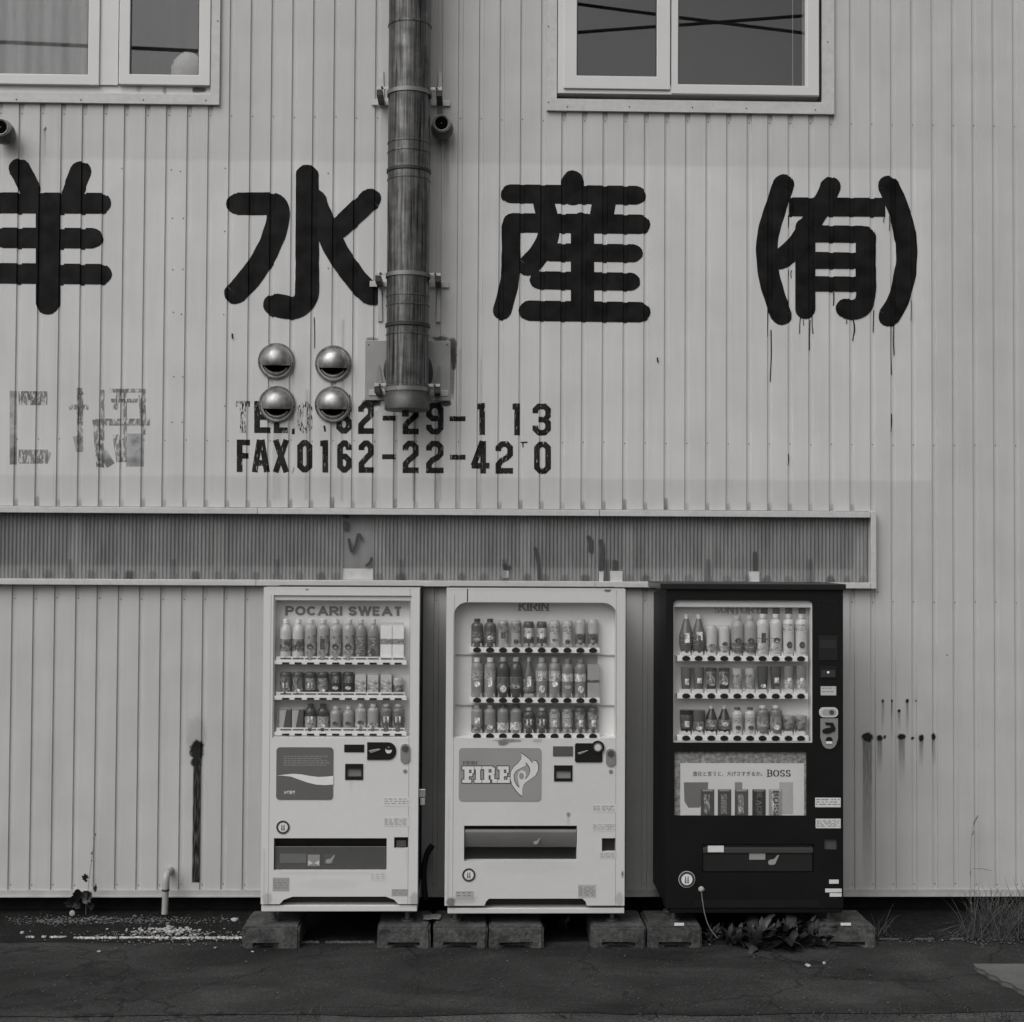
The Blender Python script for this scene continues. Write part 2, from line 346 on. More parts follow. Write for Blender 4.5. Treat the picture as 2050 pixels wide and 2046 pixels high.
def film(name, blobs, m, parent, yfun=None, step=0.006, off=0.002, Yp=0.0):
    """dirt film with its own shape. blobs: ('e', px, py, rx, ry, a) ragged ellipse, ('r', x0, y0, x1, y1, a, fade) streak, alpha falls by fade down the streak"""
    xs, zs = [], []
    B = []
    for b in blobs:
        if b[0] == 'e':
            x, z = W(b[1], b[2], Yp); rx, rz = b[3]/sc(Yp), b[4]/sc(Yp); B.append(('e', x, z, rx, rz, b[5])); xs += [x-rx*1.6, x+rx*1.6]; zs += [z-rz*1.6, z+rz*1.6]
        else:
            x0, x1, z0, z1 = RC(*b[1:5], Yp); B.append(('r', x0, x1, z0, z1, b[5], b[6])); xs += [x0-.012, x1+.012]; zs += [z0-.012, z1+.012]
    x0, x1, z0, z1 = min(xs), max(xs), min(zs), max(zs)
    nx = max(2, int((x1-x0)/step)); X = [x0+(x1-x0)*i/nx for i in range(nx+1)]
    if yfun is None: X = sorted(X+breaks(x0, x1))
    nz = max(2, int((z1-z0)/step)); Z = [z0+(z1-z0)*j/nz for j in range(nz+1)]
    vs = []; al = []
    for z in Z:
        for x in X:
            a = 0.0; n = noise.noise(Vector((x*60, 0.3, z*60)))+0.5*noise.noise(Vector((x*150, 1.3, z*150))); ns = noise.noise(Vector((x*120, 2.0, z*14)))
            for b in B:
                if b[0] == 'e':
                    d = math.hypot((x-b[1])/b[3], (z-b[2])/b[4])+0.22*n; a = max(a, b[5]*max(0, min(1, (1.15-d)/0.35)))
                else:
                    e = min(x-b[1], b[2]-x, b[4]-z, (z-b[3])) ; t = max(0, min(1, (b[4]-z)/max(b[4]-b[3], 1e-4)))
                    s = max(0, min(1, (e+0.003)/0.005)); a = max(a, b[5]*s*(1-b[6]*t)*max(0, min(1, 0.85+0.5*ns)))
            vs.append((x, (prof(x) if yfun is None else yfun)-off, z)); al.append(a)
    W_ = len(X); fs = []
    for j in range(len(Z)-1):
        for i in range(W_-1):
            q = (j*W_+i, j*W_+i+1, (j+1)*W_+i+1, (j+1)*W_+i)
            if max(al[k] for k in q) > 0.004: fs.append(q)
    me = bpy.data.meshes.new(name); o0 = origin(parent); me.from_pydata([(a-o0.x, b-o0.y, c-o0.z) for a, b, c in vs], [], fs)
    at = me.attributes.new('film', 'FLOAT', 'POINT'); at.data.foreach_set('value', al)
    me.materials.append(m); return link(name, me, parent)

# ================================================================== GROUND
gx = 60
M_road = mat('road_asphalt', 0.040, 0.85, var=0.4, scale=3, bump=0.6, bscale=120, var2=0.8, scale2=75, spec=.25)
M_apron = mat('apron_asphalt', 0.0145, 0.82, var=0.4, scale=2.0, bump=0.5, bscale=140, var2=0.5, scale2=90, spec=.25)
def wear(m, lo, hi, scale, gain, seed):            # broad dusty and worn patches
    N = m.node_tree.nodes; L = m.node_tree.links; b = N['Principled BSDF']; src = b.inputs['Base Color'].links[0].from_socket
    g = N.new('ShaderNodeNewGeometry'); mp = N.new('ShaderNodeMapping'); mp.inputs['Scale'].default_value = (.6, 1.3, 1); mp.inputs['Location'].default_value = (seed, seed*.7, 0); L.new(g.outputs['Position'], mp.inputs[0])
    n = N.new('ShaderNodeTexNoise'); n.inputs['Scale'].default_value = scale; n.inputs['Detail'].default_value = 9; n.inputs['Roughness'].default_value = .6; n.inputs['Distortion'].default_value = .8; L.new(mp.outputs[0], n.inputs[0])
    r = N.new('ShaderNodeMapRange'); r.inputs['From Min'].default_value = lo; r.inputs['From Max'].default_value = hi; r.inputs['To Min'].default_value = 1/gain; r.inputs['To Max'].default_value = gain; L.new(n.outputs['Fac'], r.inputs[0])
    x = N.new('ShaderNodeVectorMath'); x.operation = 'SCALE'; L.new(src, x.inputs[0]); L.new(r.outputs[0], x.inputs['Scale'])
    v = N.new('ShaderNodeTexVoronoi'); v.feature = 'DISTANCE_TO_EDGE'; v.inputs['Scale'].default_value = 0.9                 # a few cracks
    ad = N.new('ShaderNodeVectorMath'); ad.operation = 'MULTIPLY_ADD'; nn = N.new('ShaderNodeTexNoise'); nn.inputs['Scale'].default_value = 6; nn.inputs['Detail'].default_value = 6; L.new(g.outputs['Position'], nn.inputs[0])
    L.new(nn.outputs['Color'], ad.inputs[0]); ad.inputs[1].default_value = (.25, .25, .25); L.new(g.outputs['Position'], ad.inputs[2]); L.new(ad.outputs[0], v.inputs['Vector'])
    q = N.new('ShaderNodeMapRange'); q.inputs['From Min'].default_value = .002; q.inputs['From Max'].default_value = .010; q.inputs['To Min'].default_value = .35; L.new(v.outputs['Distance'], q.inputs[0])
    y = N.new('ShaderNodeVectorMath'); y.operation = 'SCALE'; L.new(x.outputs[0], y.inputs[0]); L.new(q.outputs[0], y.inputs['Scale']); L.new(y.outputs[0], b.inputs['Base Color'])
wear(M_apron, .36, .64, 1.3, 2.1, 3.1); wear(M_road, .38, .62, 2.0, 1.4, 8.4)
M_soil = mat('gutter_soil', 0.008, 0.85, spec=.15, var=0.6, scale=14, bump=0.9, bscale=70, var2=0.5, scale2=60)
M_conc = mat('concrete', 0.20, 0.9, var=0.35, scale=7, bump=0.5, bscale=55, var2=0.25, scale2=45)
o = MB().add([(-300, -300, 0), (300, -300, 0), (300, 300, 0), (-300, 300, 0)], [(0, 1, 2, 3)]).build('road', M_road); tag(o, 'worn asphalt road surface in the foreground', kind='structure')
# apron of darker asphalt in front of the machines, ragged front edge
pts = []; n = 120
for i in range(n+1):
    x = -9+18*i/n; pts.append((x, -1.93+0.05*noise.noise(Vector((x*1.3, 0, 0)))+0.025*noise.noise(Vector((x*6, 4, 0))), 0.004))
vs = pts+[(p[0], -0.60, 0.004) for p in pts]
MB().add(vs, [(i, i+1, n+2+i, n+1+i) for i in range(n)]).build('apron', M_apron, kind='structure')
# gutter strip of bare soil along the wall
vs = []; fs = []; nx, ny = 240, 14
for j in range(ny+1):
    for i in range(nx+1):
        x = -9+18*i/nx; y = -0.66+0.80*j/ny
        h = 0.008+0.012*noise.noise(Vector((x*5, y*5, 0)))+0.006*noise.noise(Vector((x*22, y*22, 2)))-0.012*math.sin(math.pi*j/ny)
        vs.append((x, y+(0.02*noise.noise(Vector((x*7, 0, 5))) if j == 0 else 0), max(h, 0.0065) if 0 < j < ny else 0.006))
for j in range(ny):
    for i in range(nx): fs.append((j*(nx+1)+i, j*(nx+1)+i+1, (j+1)*(nx+1)+i+1, (j+1)*(nx+1)+i))
MB().add(vs, fs).build('gutter', M_soil, kind='structure', smooth=60)

# ================================================================== BUILDING
B = thing('warehouse_building', (0, 0, 0), 'pale ribbed metal warehouse wall painted with big black characters, windows above', 'building')
def siding_mat():
    m = mat('siding_paint', 0.46, 0.55, var=0.05, scale=1.6, stretch=(7, 1, 0.5), bump=0.22, bscale=3.5, var2=0.06, scale2=3)
    N = m.node_tree.nodes; L = m.node_tree.links; b = N['Principled BSDF']
    src = b.inputs['Base Color'].links[0].from_socket
    g = N.new('ShaderNodeNewGeometry'); sp = N.new('ShaderNodeSeparateXYZ'); L.new(g.outputs['Position'], sp.inputs[0])
    nz = N.new('ShaderNodeTexNoise'); nz.inputs['Scale'].default_value = 5; L.new(g.outputs['Position'], nz.inputs[0])
    def step(sock, v, up, soft=0.01):
        q = N.new('ShaderNodeMapRange'); q.inputs['From Min'].default_value = v-soft; q.inputs['From Max'].default_value = v+soft
        if not up: q.inputs['To Min'].default_value = 1; q.inputs['To Max'].default_value = 0
        L.new(sock, q.inputs[0]); return q.outputs[0]
    def mul(a, c):
        q = N.new('ShaderNodeMath'); q.operation = 'MULTIPLY'; L.new(a, q.inputs[0]); L.new(c, q.inputs[1]); return q.outputs[0]
    wob = N.new('ShaderNodeMath'); wob.operation = 'MULTIPLY_ADD'; L.new(nz.outputs['Fac'], wob.inputs[0]); wob.inputs[1].default_value = 0.03; L.new(sp.outputs['Z'], wob.inputs[2])
    k = mul(step(wob.outputs[0], W(1025, 957)[1]+.015, True), step(wob.outputs[0], W(1025, 328)[1]+.015, False, .012)); k = mul(k, step(sp.outputs['X'], W(1866, 640)[0], False, .004))
    q = N.new('ShaderNodeMath'); q.operation = 'MULTIPLY_ADD'; L.new(k, q.inputs[0]); q.inputs[1].default_value = 0.13; q.inputs[2].default_value = 0.96
    x = N.new('ShaderNodeVectorMath'); x.operation = 'SCALE'; L.new(src, x.inputs[0]); L.new(q.outputs[0], x.inputs['Scale']); L.new(x.outputs[0], b.inputs['Base Color'])
    return m
M_side = siding_mat()
M_trim = mat('trim_metal', 0.46, 0.5, var=0.08, scale=5, stretch=(1, 1, 3), var2=0.06, scale2=30)
M_dark = mat('dark_interior', 0.010, 0.8, var=0.2)
M_vinyl = mat('window_vinyl', 0.56, 0.35, var=0.03, scale=4)
ZB = W(1025, 1781)[1]; ZF = W(1025, 1793.5)[1]; ZTOP = 7.4
XL, XR = -6.2, 6.6
sx1 = W(1739, 1090)[0]; sz1 = (W(20, 1012)[1]+W(1739, 1024)[1])/2; sz0 = (W(20, 1165)[1]+W(1739, 1175)[1])/2
lx1, lz0 = W(432, 150)[0], W(220, 200)[1]; lx0 = lx1-2.15
rx0, rx1, rz0 = W(1106, 130)[0], W(1660, 130)[0], W(1380, 216)[1]
WT = lz0+1.25
OPEN = [(XL-1, sx1, sz0, sz1), (lx0, lx1, lz0, WT), (rx0, rx1, rz0, WT)]
def sheet(xa, xb):
    X = sorted({xa, xb, *breaks(xa, xb), *[e for h in OPEN for e in h[:2] if xa < e < xb]})
    mb = MB()
    for a, b in zip(X, X[1:]):
        c = (a+b)/2; cuts = sorted((h[2], h[3]) for h in OPEN if h[0] < c < h[1]); z = ZB-0.01
        for z0, z1 in cuts+[(ZTOP, ZTOP)]:
            zz = [z]
            while z0-zz[-1] > 0.9: zz.append(zz[-1]+0.8)
            zz.append(z0)
            for p, q in zip(zz, zz[1:]): mb.add([(a, prof(a), p), (b, prof(b), p), (b, prof(b), q), (a, prof(a), q)], [(0, 1, 2, 3)])
            z = z1
    # hemmed edge that laps the next sheet
    mb.box(xb-0.004, xb+0.006, -0.0008, -0.0001, ZB-0.01, sz0 if (xb < sx1) else ZTOP)
    if xb < sx1: mb.box(xb-0.004, xb+0.006, -0.0008, -0.0001, sz1, min([h[2] for h in OPEN[1:] if h[0] < xb < h[1]]+[ZTOP]))
    mb.build('siding_panel', M_side, B)
k = math.floor((XL-GX0)/GP); x = GX0+(k+0.72)*GP
while x < XR: sheet(x, x+7*GP); x += 7*GP
MB().box(XL, XR, 0.75, 7, -0.2, ZTOP-0.02).build('building_body', M_dark, B)
MB().box(XL, XR, 0.08, 0.5, -0.2, ZB+0.05).build('foundation', mat('foundation_concrete', 0.012, 0.9, spec=.1, var=0.4, scale=6, bump=0.4), B)
MB().box(XL-.01, XR+.01, -0.012, 0.06, ZF, ZB).box(XL-.01, XR+.01, -0.03, -0.0125, ZF, ZF+0.006).build('bottom_flashing', mat('base_flashing', 0.36, 0.55, var=0.15, scale=8), B)
MB().box(XL-.05, XR+.05, -0.15, 0.75, ZTOP-0.01, ZTOP+0.2).build('roof_edge', M_trim, B)

# --- strip of old translucent corrugated panels between the two rows of siding
zt0 = sz1-0.004; ledges = []
cuts = [XL, W(518, 1016)[0], W(1199, 1018)[0], sx1-0.0]
for a, b in zip(cuts, cuts[1:]):
    MB().box(a+0.001, b-0.001, -0.055, 0.02, zt0-0.038, zt0).build('upper_ledge', M_trim, B, bevel=0.003)
cuts = [XL, W(515, 1163)[0], W(1190, 1168)[0], sx1]
for a, b in zip(cuts, cuts[1:]):
    MB().box(a+0.001, b-0.001, -0.052, 0.02, sz0-0.012, sz0+0.024).build('lower_ledge', M_trim, B, bevel=0.003)
MB().box(sx1+0.001, sx1+0.034, -0.054, 0.02, sz0-0.013, sz1-0.003).build('end_trim', M_trim, B, bevel=0.003)
MB().box(XL, sx1, 0.30, 0.32, sz0-0.1, sz1+0.1).box(XL, sx1, 0.03, 0.30, sz1+0.04, sz1+0.06).box(XL, sx1, 0.03, 0.3, sz0-0.06, sz0-0.04).box(sx1+.002, sx1+.02, 0.03, 0.3, sz0, sz1).build('strip_lining', mat('strip_dark', 0.03, 0.8), B)
M_rail = mat('old_frame_paint', 0.42, 0.6, var=0.15, scale=9)
MB().box(XL, sx1, 0.036, 0.07, sz0+0.02, sz0+0.105).build('sill_rail', M_rail, B)
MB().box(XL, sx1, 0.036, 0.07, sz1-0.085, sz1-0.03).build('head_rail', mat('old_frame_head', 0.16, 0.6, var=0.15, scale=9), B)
for px in (-160, 145, 436, 715, 1052, 1260, 1420, 1725):
    x = W(px, 1090)[0]; MB().box(x-0.03, x+0.03, 0.04, 0.08, sz0, sz1).build('mullion', M_rail, B)
def frp():
    m = bpy.data.materials.new('weathered_fibreglass'); m.use_nodes = True; N = m.node_tree.nodes; L = m.node_tree.links; b = N['Principled BSDF']; o = N['Material Output']
    b.inputs['Roughness'].default_value = 0.45
    g = N.new('ShaderNodeNewGeometry'); mp = N.new('ShaderNodeMapping'); mp.inputs['Scale'].default_value = (2.5, 1, 0.7); L.new(g.outputs['Position'], mp.inputs[0])
    n = N.new('ShaderNodeTexNoise'); n.inputs['Scale'].default_value = 3; n.inputs['Detail'].default_value = 3; L.new(mp.outputs[0], n.inputs[0])
    r = N.new('ShaderNodeMapRange'); r.inputs['From Min'].default_value = .3; r.inputs['From Max'].default_value = .7; r.inputs['To Min'].default_value = 0.25; r.inputs['To Max'].default_value = 0.33
    L.new(n.outputs['Fac'], r.inputs[0]); L.new(r.outputs[0], b.inputs['Base Color'])
    t = N.new('ShaderNodeBsdfTransparent'); t.inputs[0].default_value = (.8, .8, .8, 1); x = N.new('ShaderNodeMixShader')
    q = N.new('ShaderNodeMapRange'); q.inputs['From Min'].default_value = .3; q.inputs['From Max'].default_value = .7; q.inputs['To Min'].default_value = .52; q.inputs['To Max'].default_value = .64
    L.new(n.outputs['Fac'], q.inputs[0]); L.new(q.outputs[0], x.inputs[0]); L.new(t.outputs[0], x.inputs[1]); L.new(b.outputs[0], x.inputs[2]); L.new(x.outputs[0], o.inputs[0]); return m
M_frp = frp()
def corr(xa, xb, za, zb, y0, pitch=0.0235, amp=0.0042):
    n = int((xb-xa)/pitch*8); vs = []
    for z in (za, zb):
        for i in range(n+1):
            x = xa+(xb-xa)*i/n; vs.append((x, y0+amp*math.cos(2*math.pi*x/pitch), z))
    return MB().add(vs, [(i, i+1, n+2+i, n+1+i) for i in range(n)])
xa = W(686, 1090)[0]; xb = W(747, 1090)[0]
edges = [XL, -5.2, -4.5, -3.8, W(-60, 1090)[0], W(232, 1090)[0], W(452, 1090)[0], xa]
for i, (a, b) in enumerate(zip(edges, edges[1:])):
    corr(a+.002, b+.012 if i < 6 else b, sz0+.026, zt0-.040, 0.006-0.003*(i % 2)).build('corrugated_panel', M_frp, B, smooth=80)
edges = [xb, W(875, 1090)[0], W(1090, 1090)[0], W(1290, 1090)[0], W(1408, 1090)[0], W(1628, 1090)[0], sx1]
for i, (a, b) in enumerate(zip(edges, edges[1:])):
    corr(a, b+.012 if i < 5 else b, sz0+.026, zt0-.040, 0.006-0.003*(i % 2)).build('corrugated_panel', M_frp, B, smooth=80)
MB().box(xa-.006, xb+.006, 0.014, 0.017, sz0+.02, zt0-.03).build('patch_sheet', M_frp, B)
MB().box(xa+.0, xb, 0.0115, 0.0135, sz0+.026, sz0+.095).build('patch_strip', M_trim, B)
M_film = alpha_mat('soot_film', 0.012, 'attr')
M_film2 = alpha_mat('dirt_film', 0.05, 'attr', dens=0.8)
bl = []
for i, px in enumerate((50, 96, 140, 183, 229, 259, 305, 348, 392, 436, 467, 512, 555, 600, 643, 672, 760, 803, 848, 878, 924, 968, 1010, 1055, 1090, 1130, 1172, 1215, 1260, 1292, 1335, 1378, 1418, 1455, 1495, 1535, 1578, 1622, 1662, 1695, 1727)):
    d = 0.5+0.35*math.sin(i*2.7); bl.append(('e', px, 1150+0.0085*px*0.9, 7+3*d, 10, 0.35+0.5*d*(i % 3 == 2)))
    if i % 5 == 2: bl.append(('r', px-5, 1120, px+4, 1150+0.008*px, 0.5, 0.0))
film('dirt_streak', bl, M_film2, B, yfun=-0.003, step=0.006)
# torn holes and cracks in the sheets
for pts, wd in (([(699, 1080), (704, 1103), (712, 1092), (718, 1070), (724, 1078)], 6), ([(734, 1132), (741, 1126), (744, 1118)], 6),
                ([(1010, 1131), (1014, 1138), (1019, 1136)], 9), ([(1071, 1098), (1075, 1112), (1079, 1140), (1079, 1158)], 7), ([(1178, 1076), (1183, 1085), (1182, 1102)], 9),
                ([(1202, 1083), (1206, 1100), (1203, 1140)], 9), ([(1231, 1125), (1231, 1140)], 10), ([(1511, 1108), (1511, 1140)], 9), ([(690, 1031), (695, 1034)], 9), ([(692, 1048), (692, 1056)], 11)):
    mb = MB()
    for i, q in enumerate(stroke(pts, wd)): mb.flat(q, -0.0045-0.0001*i)
    mb.build('torn_hole', mat('torn_dark', 0.045, 0.8), B)
for a, b, c, d in ((1006, 1142, 1018, 1157), (1199, 1143, 1208, 1166), (1221, 1143, 1246, 1166), (1499, 1144, 1520, 1166)):
    x0, x1, z0, z1 = RC(a, b, c, d); MB().box(x0, x1, -0.0048, -0.0035, z0, z1).build('patch_strip', M_trim, B)

# --- windows
M_wglass = glass('window_glass', 0.06, 0.85, 0.0)
def screw(parent, px, py, Y):
    x, z = W(px, py, Y); MB().lathe([(0.0045, 0), (0.0045, -0.0015), (0.0025, -0.003)], (x, Y, z), 8, 'y').build('screw', mat('dark_screw', 0.03, 0.5, 0.5), parent)
def frame(name, x0, x1, z0, z1, l, r, b, t, y0, y1, m, parent, bevel=0.003):
    return MB().holes(x0, x1, z0, z1, [(x0+l, x1-r, z0+b, z1-t)], y0, y1).build(name, m, parent, bevel=bevel)
def px_w(n): return n/sc(0)
# left window
fx0, fx1, fz0, fz1 = lx0-.02, W(441, 150)[0], W(220, 209)[1], WT+.03
win = frame('window', fx0, fx1, fz0, fz1, px_w(20), px_w(18), px_w(21), .06, -0.022, 0.0, M_trim, B, 0.002)
win['label'] = 'left window with pale curtain behind its glass'
MB().box(lx0, lx1, -0.021, 0.10, W(220, 193)[1], W(220, 189)[1]).build('window_sill', M_trim, win)
MB().holes(lx0, lx1+.004, W(220, 190)[1], WT, [(lx0+.03, W(423, 100)[0], W(220, 171)[1], WT-.03)], 0.0, 0.13).build('jamb', M_vinyl, win)
def sash(a, c, bot, ga, gc, gb, Y, win, dark=False):
    x0, x1 = W(a, 100, Y)[0], W(c, 100, Y)[0]; z0 = W((a+c)/2, bot, Y)[1]; g0, g1 = W(ga, 100, Y)[0], W(gc, 100, Y)[0]; gz = W((a+c)/2, gb, Y)[1]
    s = MB().holes(x0, x1, z0, WT-.045, [(g0, g1, gz, WT-.09)], Y, Y+.035).build('sash', M_vinyl, win, bevel=0.004)
    MB().box(g0-.004, g1+.004, Y+.016, Y+.020, gz-.004, WT-.086).build('pane', M_wglass, s)
    MB().holes(g0-.001, g1+.001, gz-.001, WT-.089, [(g0+.006, g1-.006, gz+.004, WT-.095)], Y+.013, Y+.0155).build('gasket', mat('rubber', 0.015, 0.5), s)
    return s
sash(-150, 199, 168, -125, 176, 147, -0.028, win); sash(238, 421, 170, 260, 398, 149, -0.028, win)
x0, x1, z0, z1 = RC(199, -50, 238, 170, -0.012); MB().box(x0+.002, x1-.002, -0.014, 0.02, z0, WT-.045).build('mullion', M_vinyl, win)
MB().box(lx0, lx1, 0.55, 0.57, lz0-.1, WT+.1).box(lx0-.02, lx0, 0.13, 0.57, lz0-.1, WT).box(lx1+.005, lx1+.02, 0.13, .57, lz0-.1, WT).box(lx0, lx1, .13, .57, WT-.001, WT+.02).box(lx0, lx1, .13, .57, lz0-.02, lz0-.0).build('room_lining', mat('room_dark', 0.05, 0.9), win)
# curtain behind the left panes: soft folds
n = 90; vs = []
xa, xb = lx0+.03, W(176, 100)[0]+.01
for z in (lz0+.01, WT-.05):
    for i in range(n+1):
        x = xa+(xb-xa)*i/n; vs.append((x, 0.09+0.012*math.sin(x*34)+0.008*math.sin(x*81+1), z))
MB().add(vs, [(i, i+1, n+2+i, n+1+i) for i in range(n)]).build('curtain', mat('net_curtain', 0.30, 0.9, var=.2, scale=5, stretch=(6, 1, 1)), win, smooth=80)
n = 60; vs = []
xa, xb = W(240, 100)[0], lx1-.01
for z in (lz0+.01, WT-.05):
    for i in range(n+1):
        x = xa+(xb-xa)*i/n; vs.append((x, 0.26+0.008*math.sin(x*50), z))
MB().add(vs, [(i, i+1, n+2+i, n+1+i) for i in range(n)]).build('curtain', mat('dim_curtain', 0.06, 0.9, var=.1, scale=5), win, smooth=80)
for px, py in ((33, 199), (162, 200), (287, 200), (412, 201), (436, 42)): screw(win, px, py, -0.022)
# crumpled pale bundle on the sill inside
x, z = W(377, 140, 0.1); bm = bmesh.new(); bmesh.ops.create_icosphere(bm, subdivisions=3, radius=0.115)
for v in bm.verts:
    v.co *= 1+0.16*noise.noise(v.co*22)+.06*noise.noise(v.co*60); v.co.y *= .6
me = bpy.data.meshes.new('bundle'); bm.to_mesh(me); bm.free(); me.materials.append(mat('pale_bundle', 0.55, 0.8, var=.15, scale=20))
for p in me.polygons: p.use_smooth = True
bo = link('bundle', me, None, (x, 0.125, z)); tag(bo, 'crumpled pale round bundle on the sill behind the left window', 'bundle')
# right window
win = frame('window', W(1095, 130)[0], W(1669, 130)[0], W(1380, 227)[1], WT+.03, px_w(20), px_w(26), px_w(22), .06, -0.022, 0.0, M_trim, B, 0.002)
win['label'] = 'right window with dark panes reflecting two crossing cables'
MB().box(rx0, rx1, -0.0215, 0.10, W(1380, 207)[1], W(1380, 203)[1]).build('window_sill', M_trim, win)
x0, x1, z0, _ = RC(1117, 0, 1640, 190, -0.035)
MB().holes(x0, x1, z0, WT, [(W(1150, 100, -.035)[0], W(1612, 100, -.035)[0], W(1380, 171, -.035)[1], WT-.06)], -0.035, 0.06).build('jamb', M_vinyl, win, bevel=.003)
sash(1129, 1342, 178, 1155, 1315, 152, -0.048, win); sash(1344, 1640, 189.5, 1358, 1616, 170, -0.0405, win)
MB().box(rx0, rx1, 0.55, 0.57, rz0-.1, WT+.1).box(rx0-.02, rx0, 0.06, 0.57, rz0-.1, WT).box(rx1+.005, rx1+.02, 0.06, .57, rz0-.1, WT).box(rx0, rx1, .06, .57, WT-.001, WT+.02).box(rx0, rx1, .06, .57, rz0-.02, rz0-.0).build('room_lining', MATS['room_dark'], win)
MB().box(W(1587, 100, .2)[0]-.002, W(1587, 100, .2)[0]+.002, .2, .204, rz0, WT-.02).build('blind_cord', mat('cord_pale', .5), win)
for px, py in ((1098, 53), (1098, 205), (1136, 214), (1260, 214), (1386, 215), (1494, 217), (1632, 220), (1657, 84)): screw(win, px, py, -0.022)

# --- overhead cables across the street (their reflection crosses the window panes)
def cable(pts, r, label):
    P = []
    for px, py in pts:
        x, z = W(px, py, 12.0); P.append((x, -12.0, z))
    o = MB().tube(P, r, 8).build('overhead_cable', mat('cable_rubber', 0.01, 0.6)); tag(o, label, 'cable', 'overhead cables across the street')
cable([(-1500, 420), (-300, 300), (700, 150), (1155, 68), (1620, 33), (2600, -60), (4000, -200)], .026, 'rising overhead cable mirrored in the right window')
cable([(-1500, -320), (0, -140), (1000, -10), (1250, 24), (1620, 70), (2600, 180), (4000, 300)], .026, 'falling overhead cable mirrored in the right window')
cable([(-2000, 40), (-800, 60), (20, 86), (420, 104), (900, 190), (2100, 420), (4000, 700)], .030, 'single overhead cable mirrored in the left window')

# --- painted characters
M_ink = alpha_mat('sign_paint', 0.0022, 'noise', vary=5, thr=0.27, scale=20, stretch=(6, 1, 1.3), soft=0.02, rough=0.6)
def letter(label, strokes, m=M_ink, name='painted_character'):
    polys = []
    for s in strokes: polys += stroke(s[0], s[1], caps=(len(s) < 3), jag=0.07)
    o = conform(name, polys, m, B, brush=True); o['label'] = label; return o
letter('black painted character cut off at the left edge', [
    ([(38, 336), (47, 352), (60, 378)], 42), ([(162, 342), (154, 362), (142, 392)], 43), ([(-10, 406), (201, 407)], 45), ([(8, 476), (185, 477)], 44), ([(-12, 547), (203, 549)], 44), ([(96, 412), (96, 608)], 48)])
for q in ([(-128, 350), (-100, 372)], [(-140, 440), (-112, 460)], [(-130, 610), (-108, 575), (-88, 530)]): conform('brush_stroke', stroke(q, 44), M_ink, B)
letter('black painted character for water', [
    ([(475, 408), (520, 408), (548, 409), (557, 424), (553, 456), (535, 502), (505, 550), (471, 588)], 46), ([(615, 351), (615, 470), (615, 570), (612, 596), (600, 611), (582, 616), (549, 610)], 47),
    ([(743, 397), (718, 420), (688, 448), (672, 462)], 43), ([(630, 400), (648, 447), (671, 497), (692, 530), (718, 565), (744, 590)], 46)])
letter('black painted character for products', [
    ([(1146, 362), (1146, 390)], 47), ([(1022, 388), (1274, 391)], 41), ([(1087, 392), (1090, 412), (1097, 440), (1099, 462), (1093, 486), (1078, 510), (1057, 533)], 43),
    ([(1211, 395), (1203, 440)], 48), ([(1026, 446), (1282, 449)], 42), ([(1023, 450), (1023, 520), (1021, 555), (1014, 590), (1005, 623)], 38),
    ([(1100, 505), (1268, 507)], 39), ([(1079, 561), (1263, 564)], 39), ([(1059, 622), (1281, 625)], 44), ([(1166, 446), (1166, 622)], 47)])
letter('black painted bracketed character with drips at the right', [
    ([(1569, 368), (1553, 416), (1539, 463), (1535, 503), (1539, 550), (1552, 597), (1565, 631)], 44), ([(1778, 371), (1796, 412), (1809, 452), (1815, 503), (1811, 554), (1798, 601), (1779, 634)], 44),
    ([(1580, 414), (1772, 415)], 38, 0), ([(1663, 372), (1649, 405), (1620, 452), (1592, 494), (1562, 520)], 42), ([(1612, 455), (1612, 620)], 41),
    ([(1620, 468), (1726, 469)], 37), ([(1733, 471), (1733, 540), (1733, 590), (1726, 612), (1708, 620), (1692, 617)], 41), ([(1612, 521), (1733, 522)], 33, 0), ([(1612, 568), (1733, 569)], 30, 0)])
dr = []
for x, a, b, wd in ((1538, 615, 674, 1.8), (1544, 660, 764, 2.2), (1579, 430, 455, 2), (1579, 540, 610, 1.6), (1585, 540, 556, 1.6), (1602, 636, 668, 1.6), (1608, 640, 652, 1.4), (1622, 640, 701, 2), (1626, 630, 668, 1.6), (1669, 585, 612, 1.6), (1709, 640, 682, 2),
                    (1694, 640, 648, 1.5), (1750, 620, 665, 1.8), (1784, 650, 750, 2), (1790, 650, 711, 2), (1824, 600, 642, 2.2), (1785, 828, 865, 2.2), (1770, 434, 446, 1.6), (1780, 432, 462, 1.6), (1788, 434, 450, 1.4), (1830, 450, 472, 1.6),
                    (629, 635, 697, 1.8), (466, 668, 678, 3), (1316, 716, 726, 3), (1578, 908, 932, 2), (700, 790, 840, 1.4)):
    dr += stroke([(x, a), (x+random.uniform(-1.5, 1.5), (a+b)/2), (x+random.uniform(-2, 2), b)], wd, caps=False)
letter_d = conform('paint_drip', dr, M_ink, B, off=0.0022)
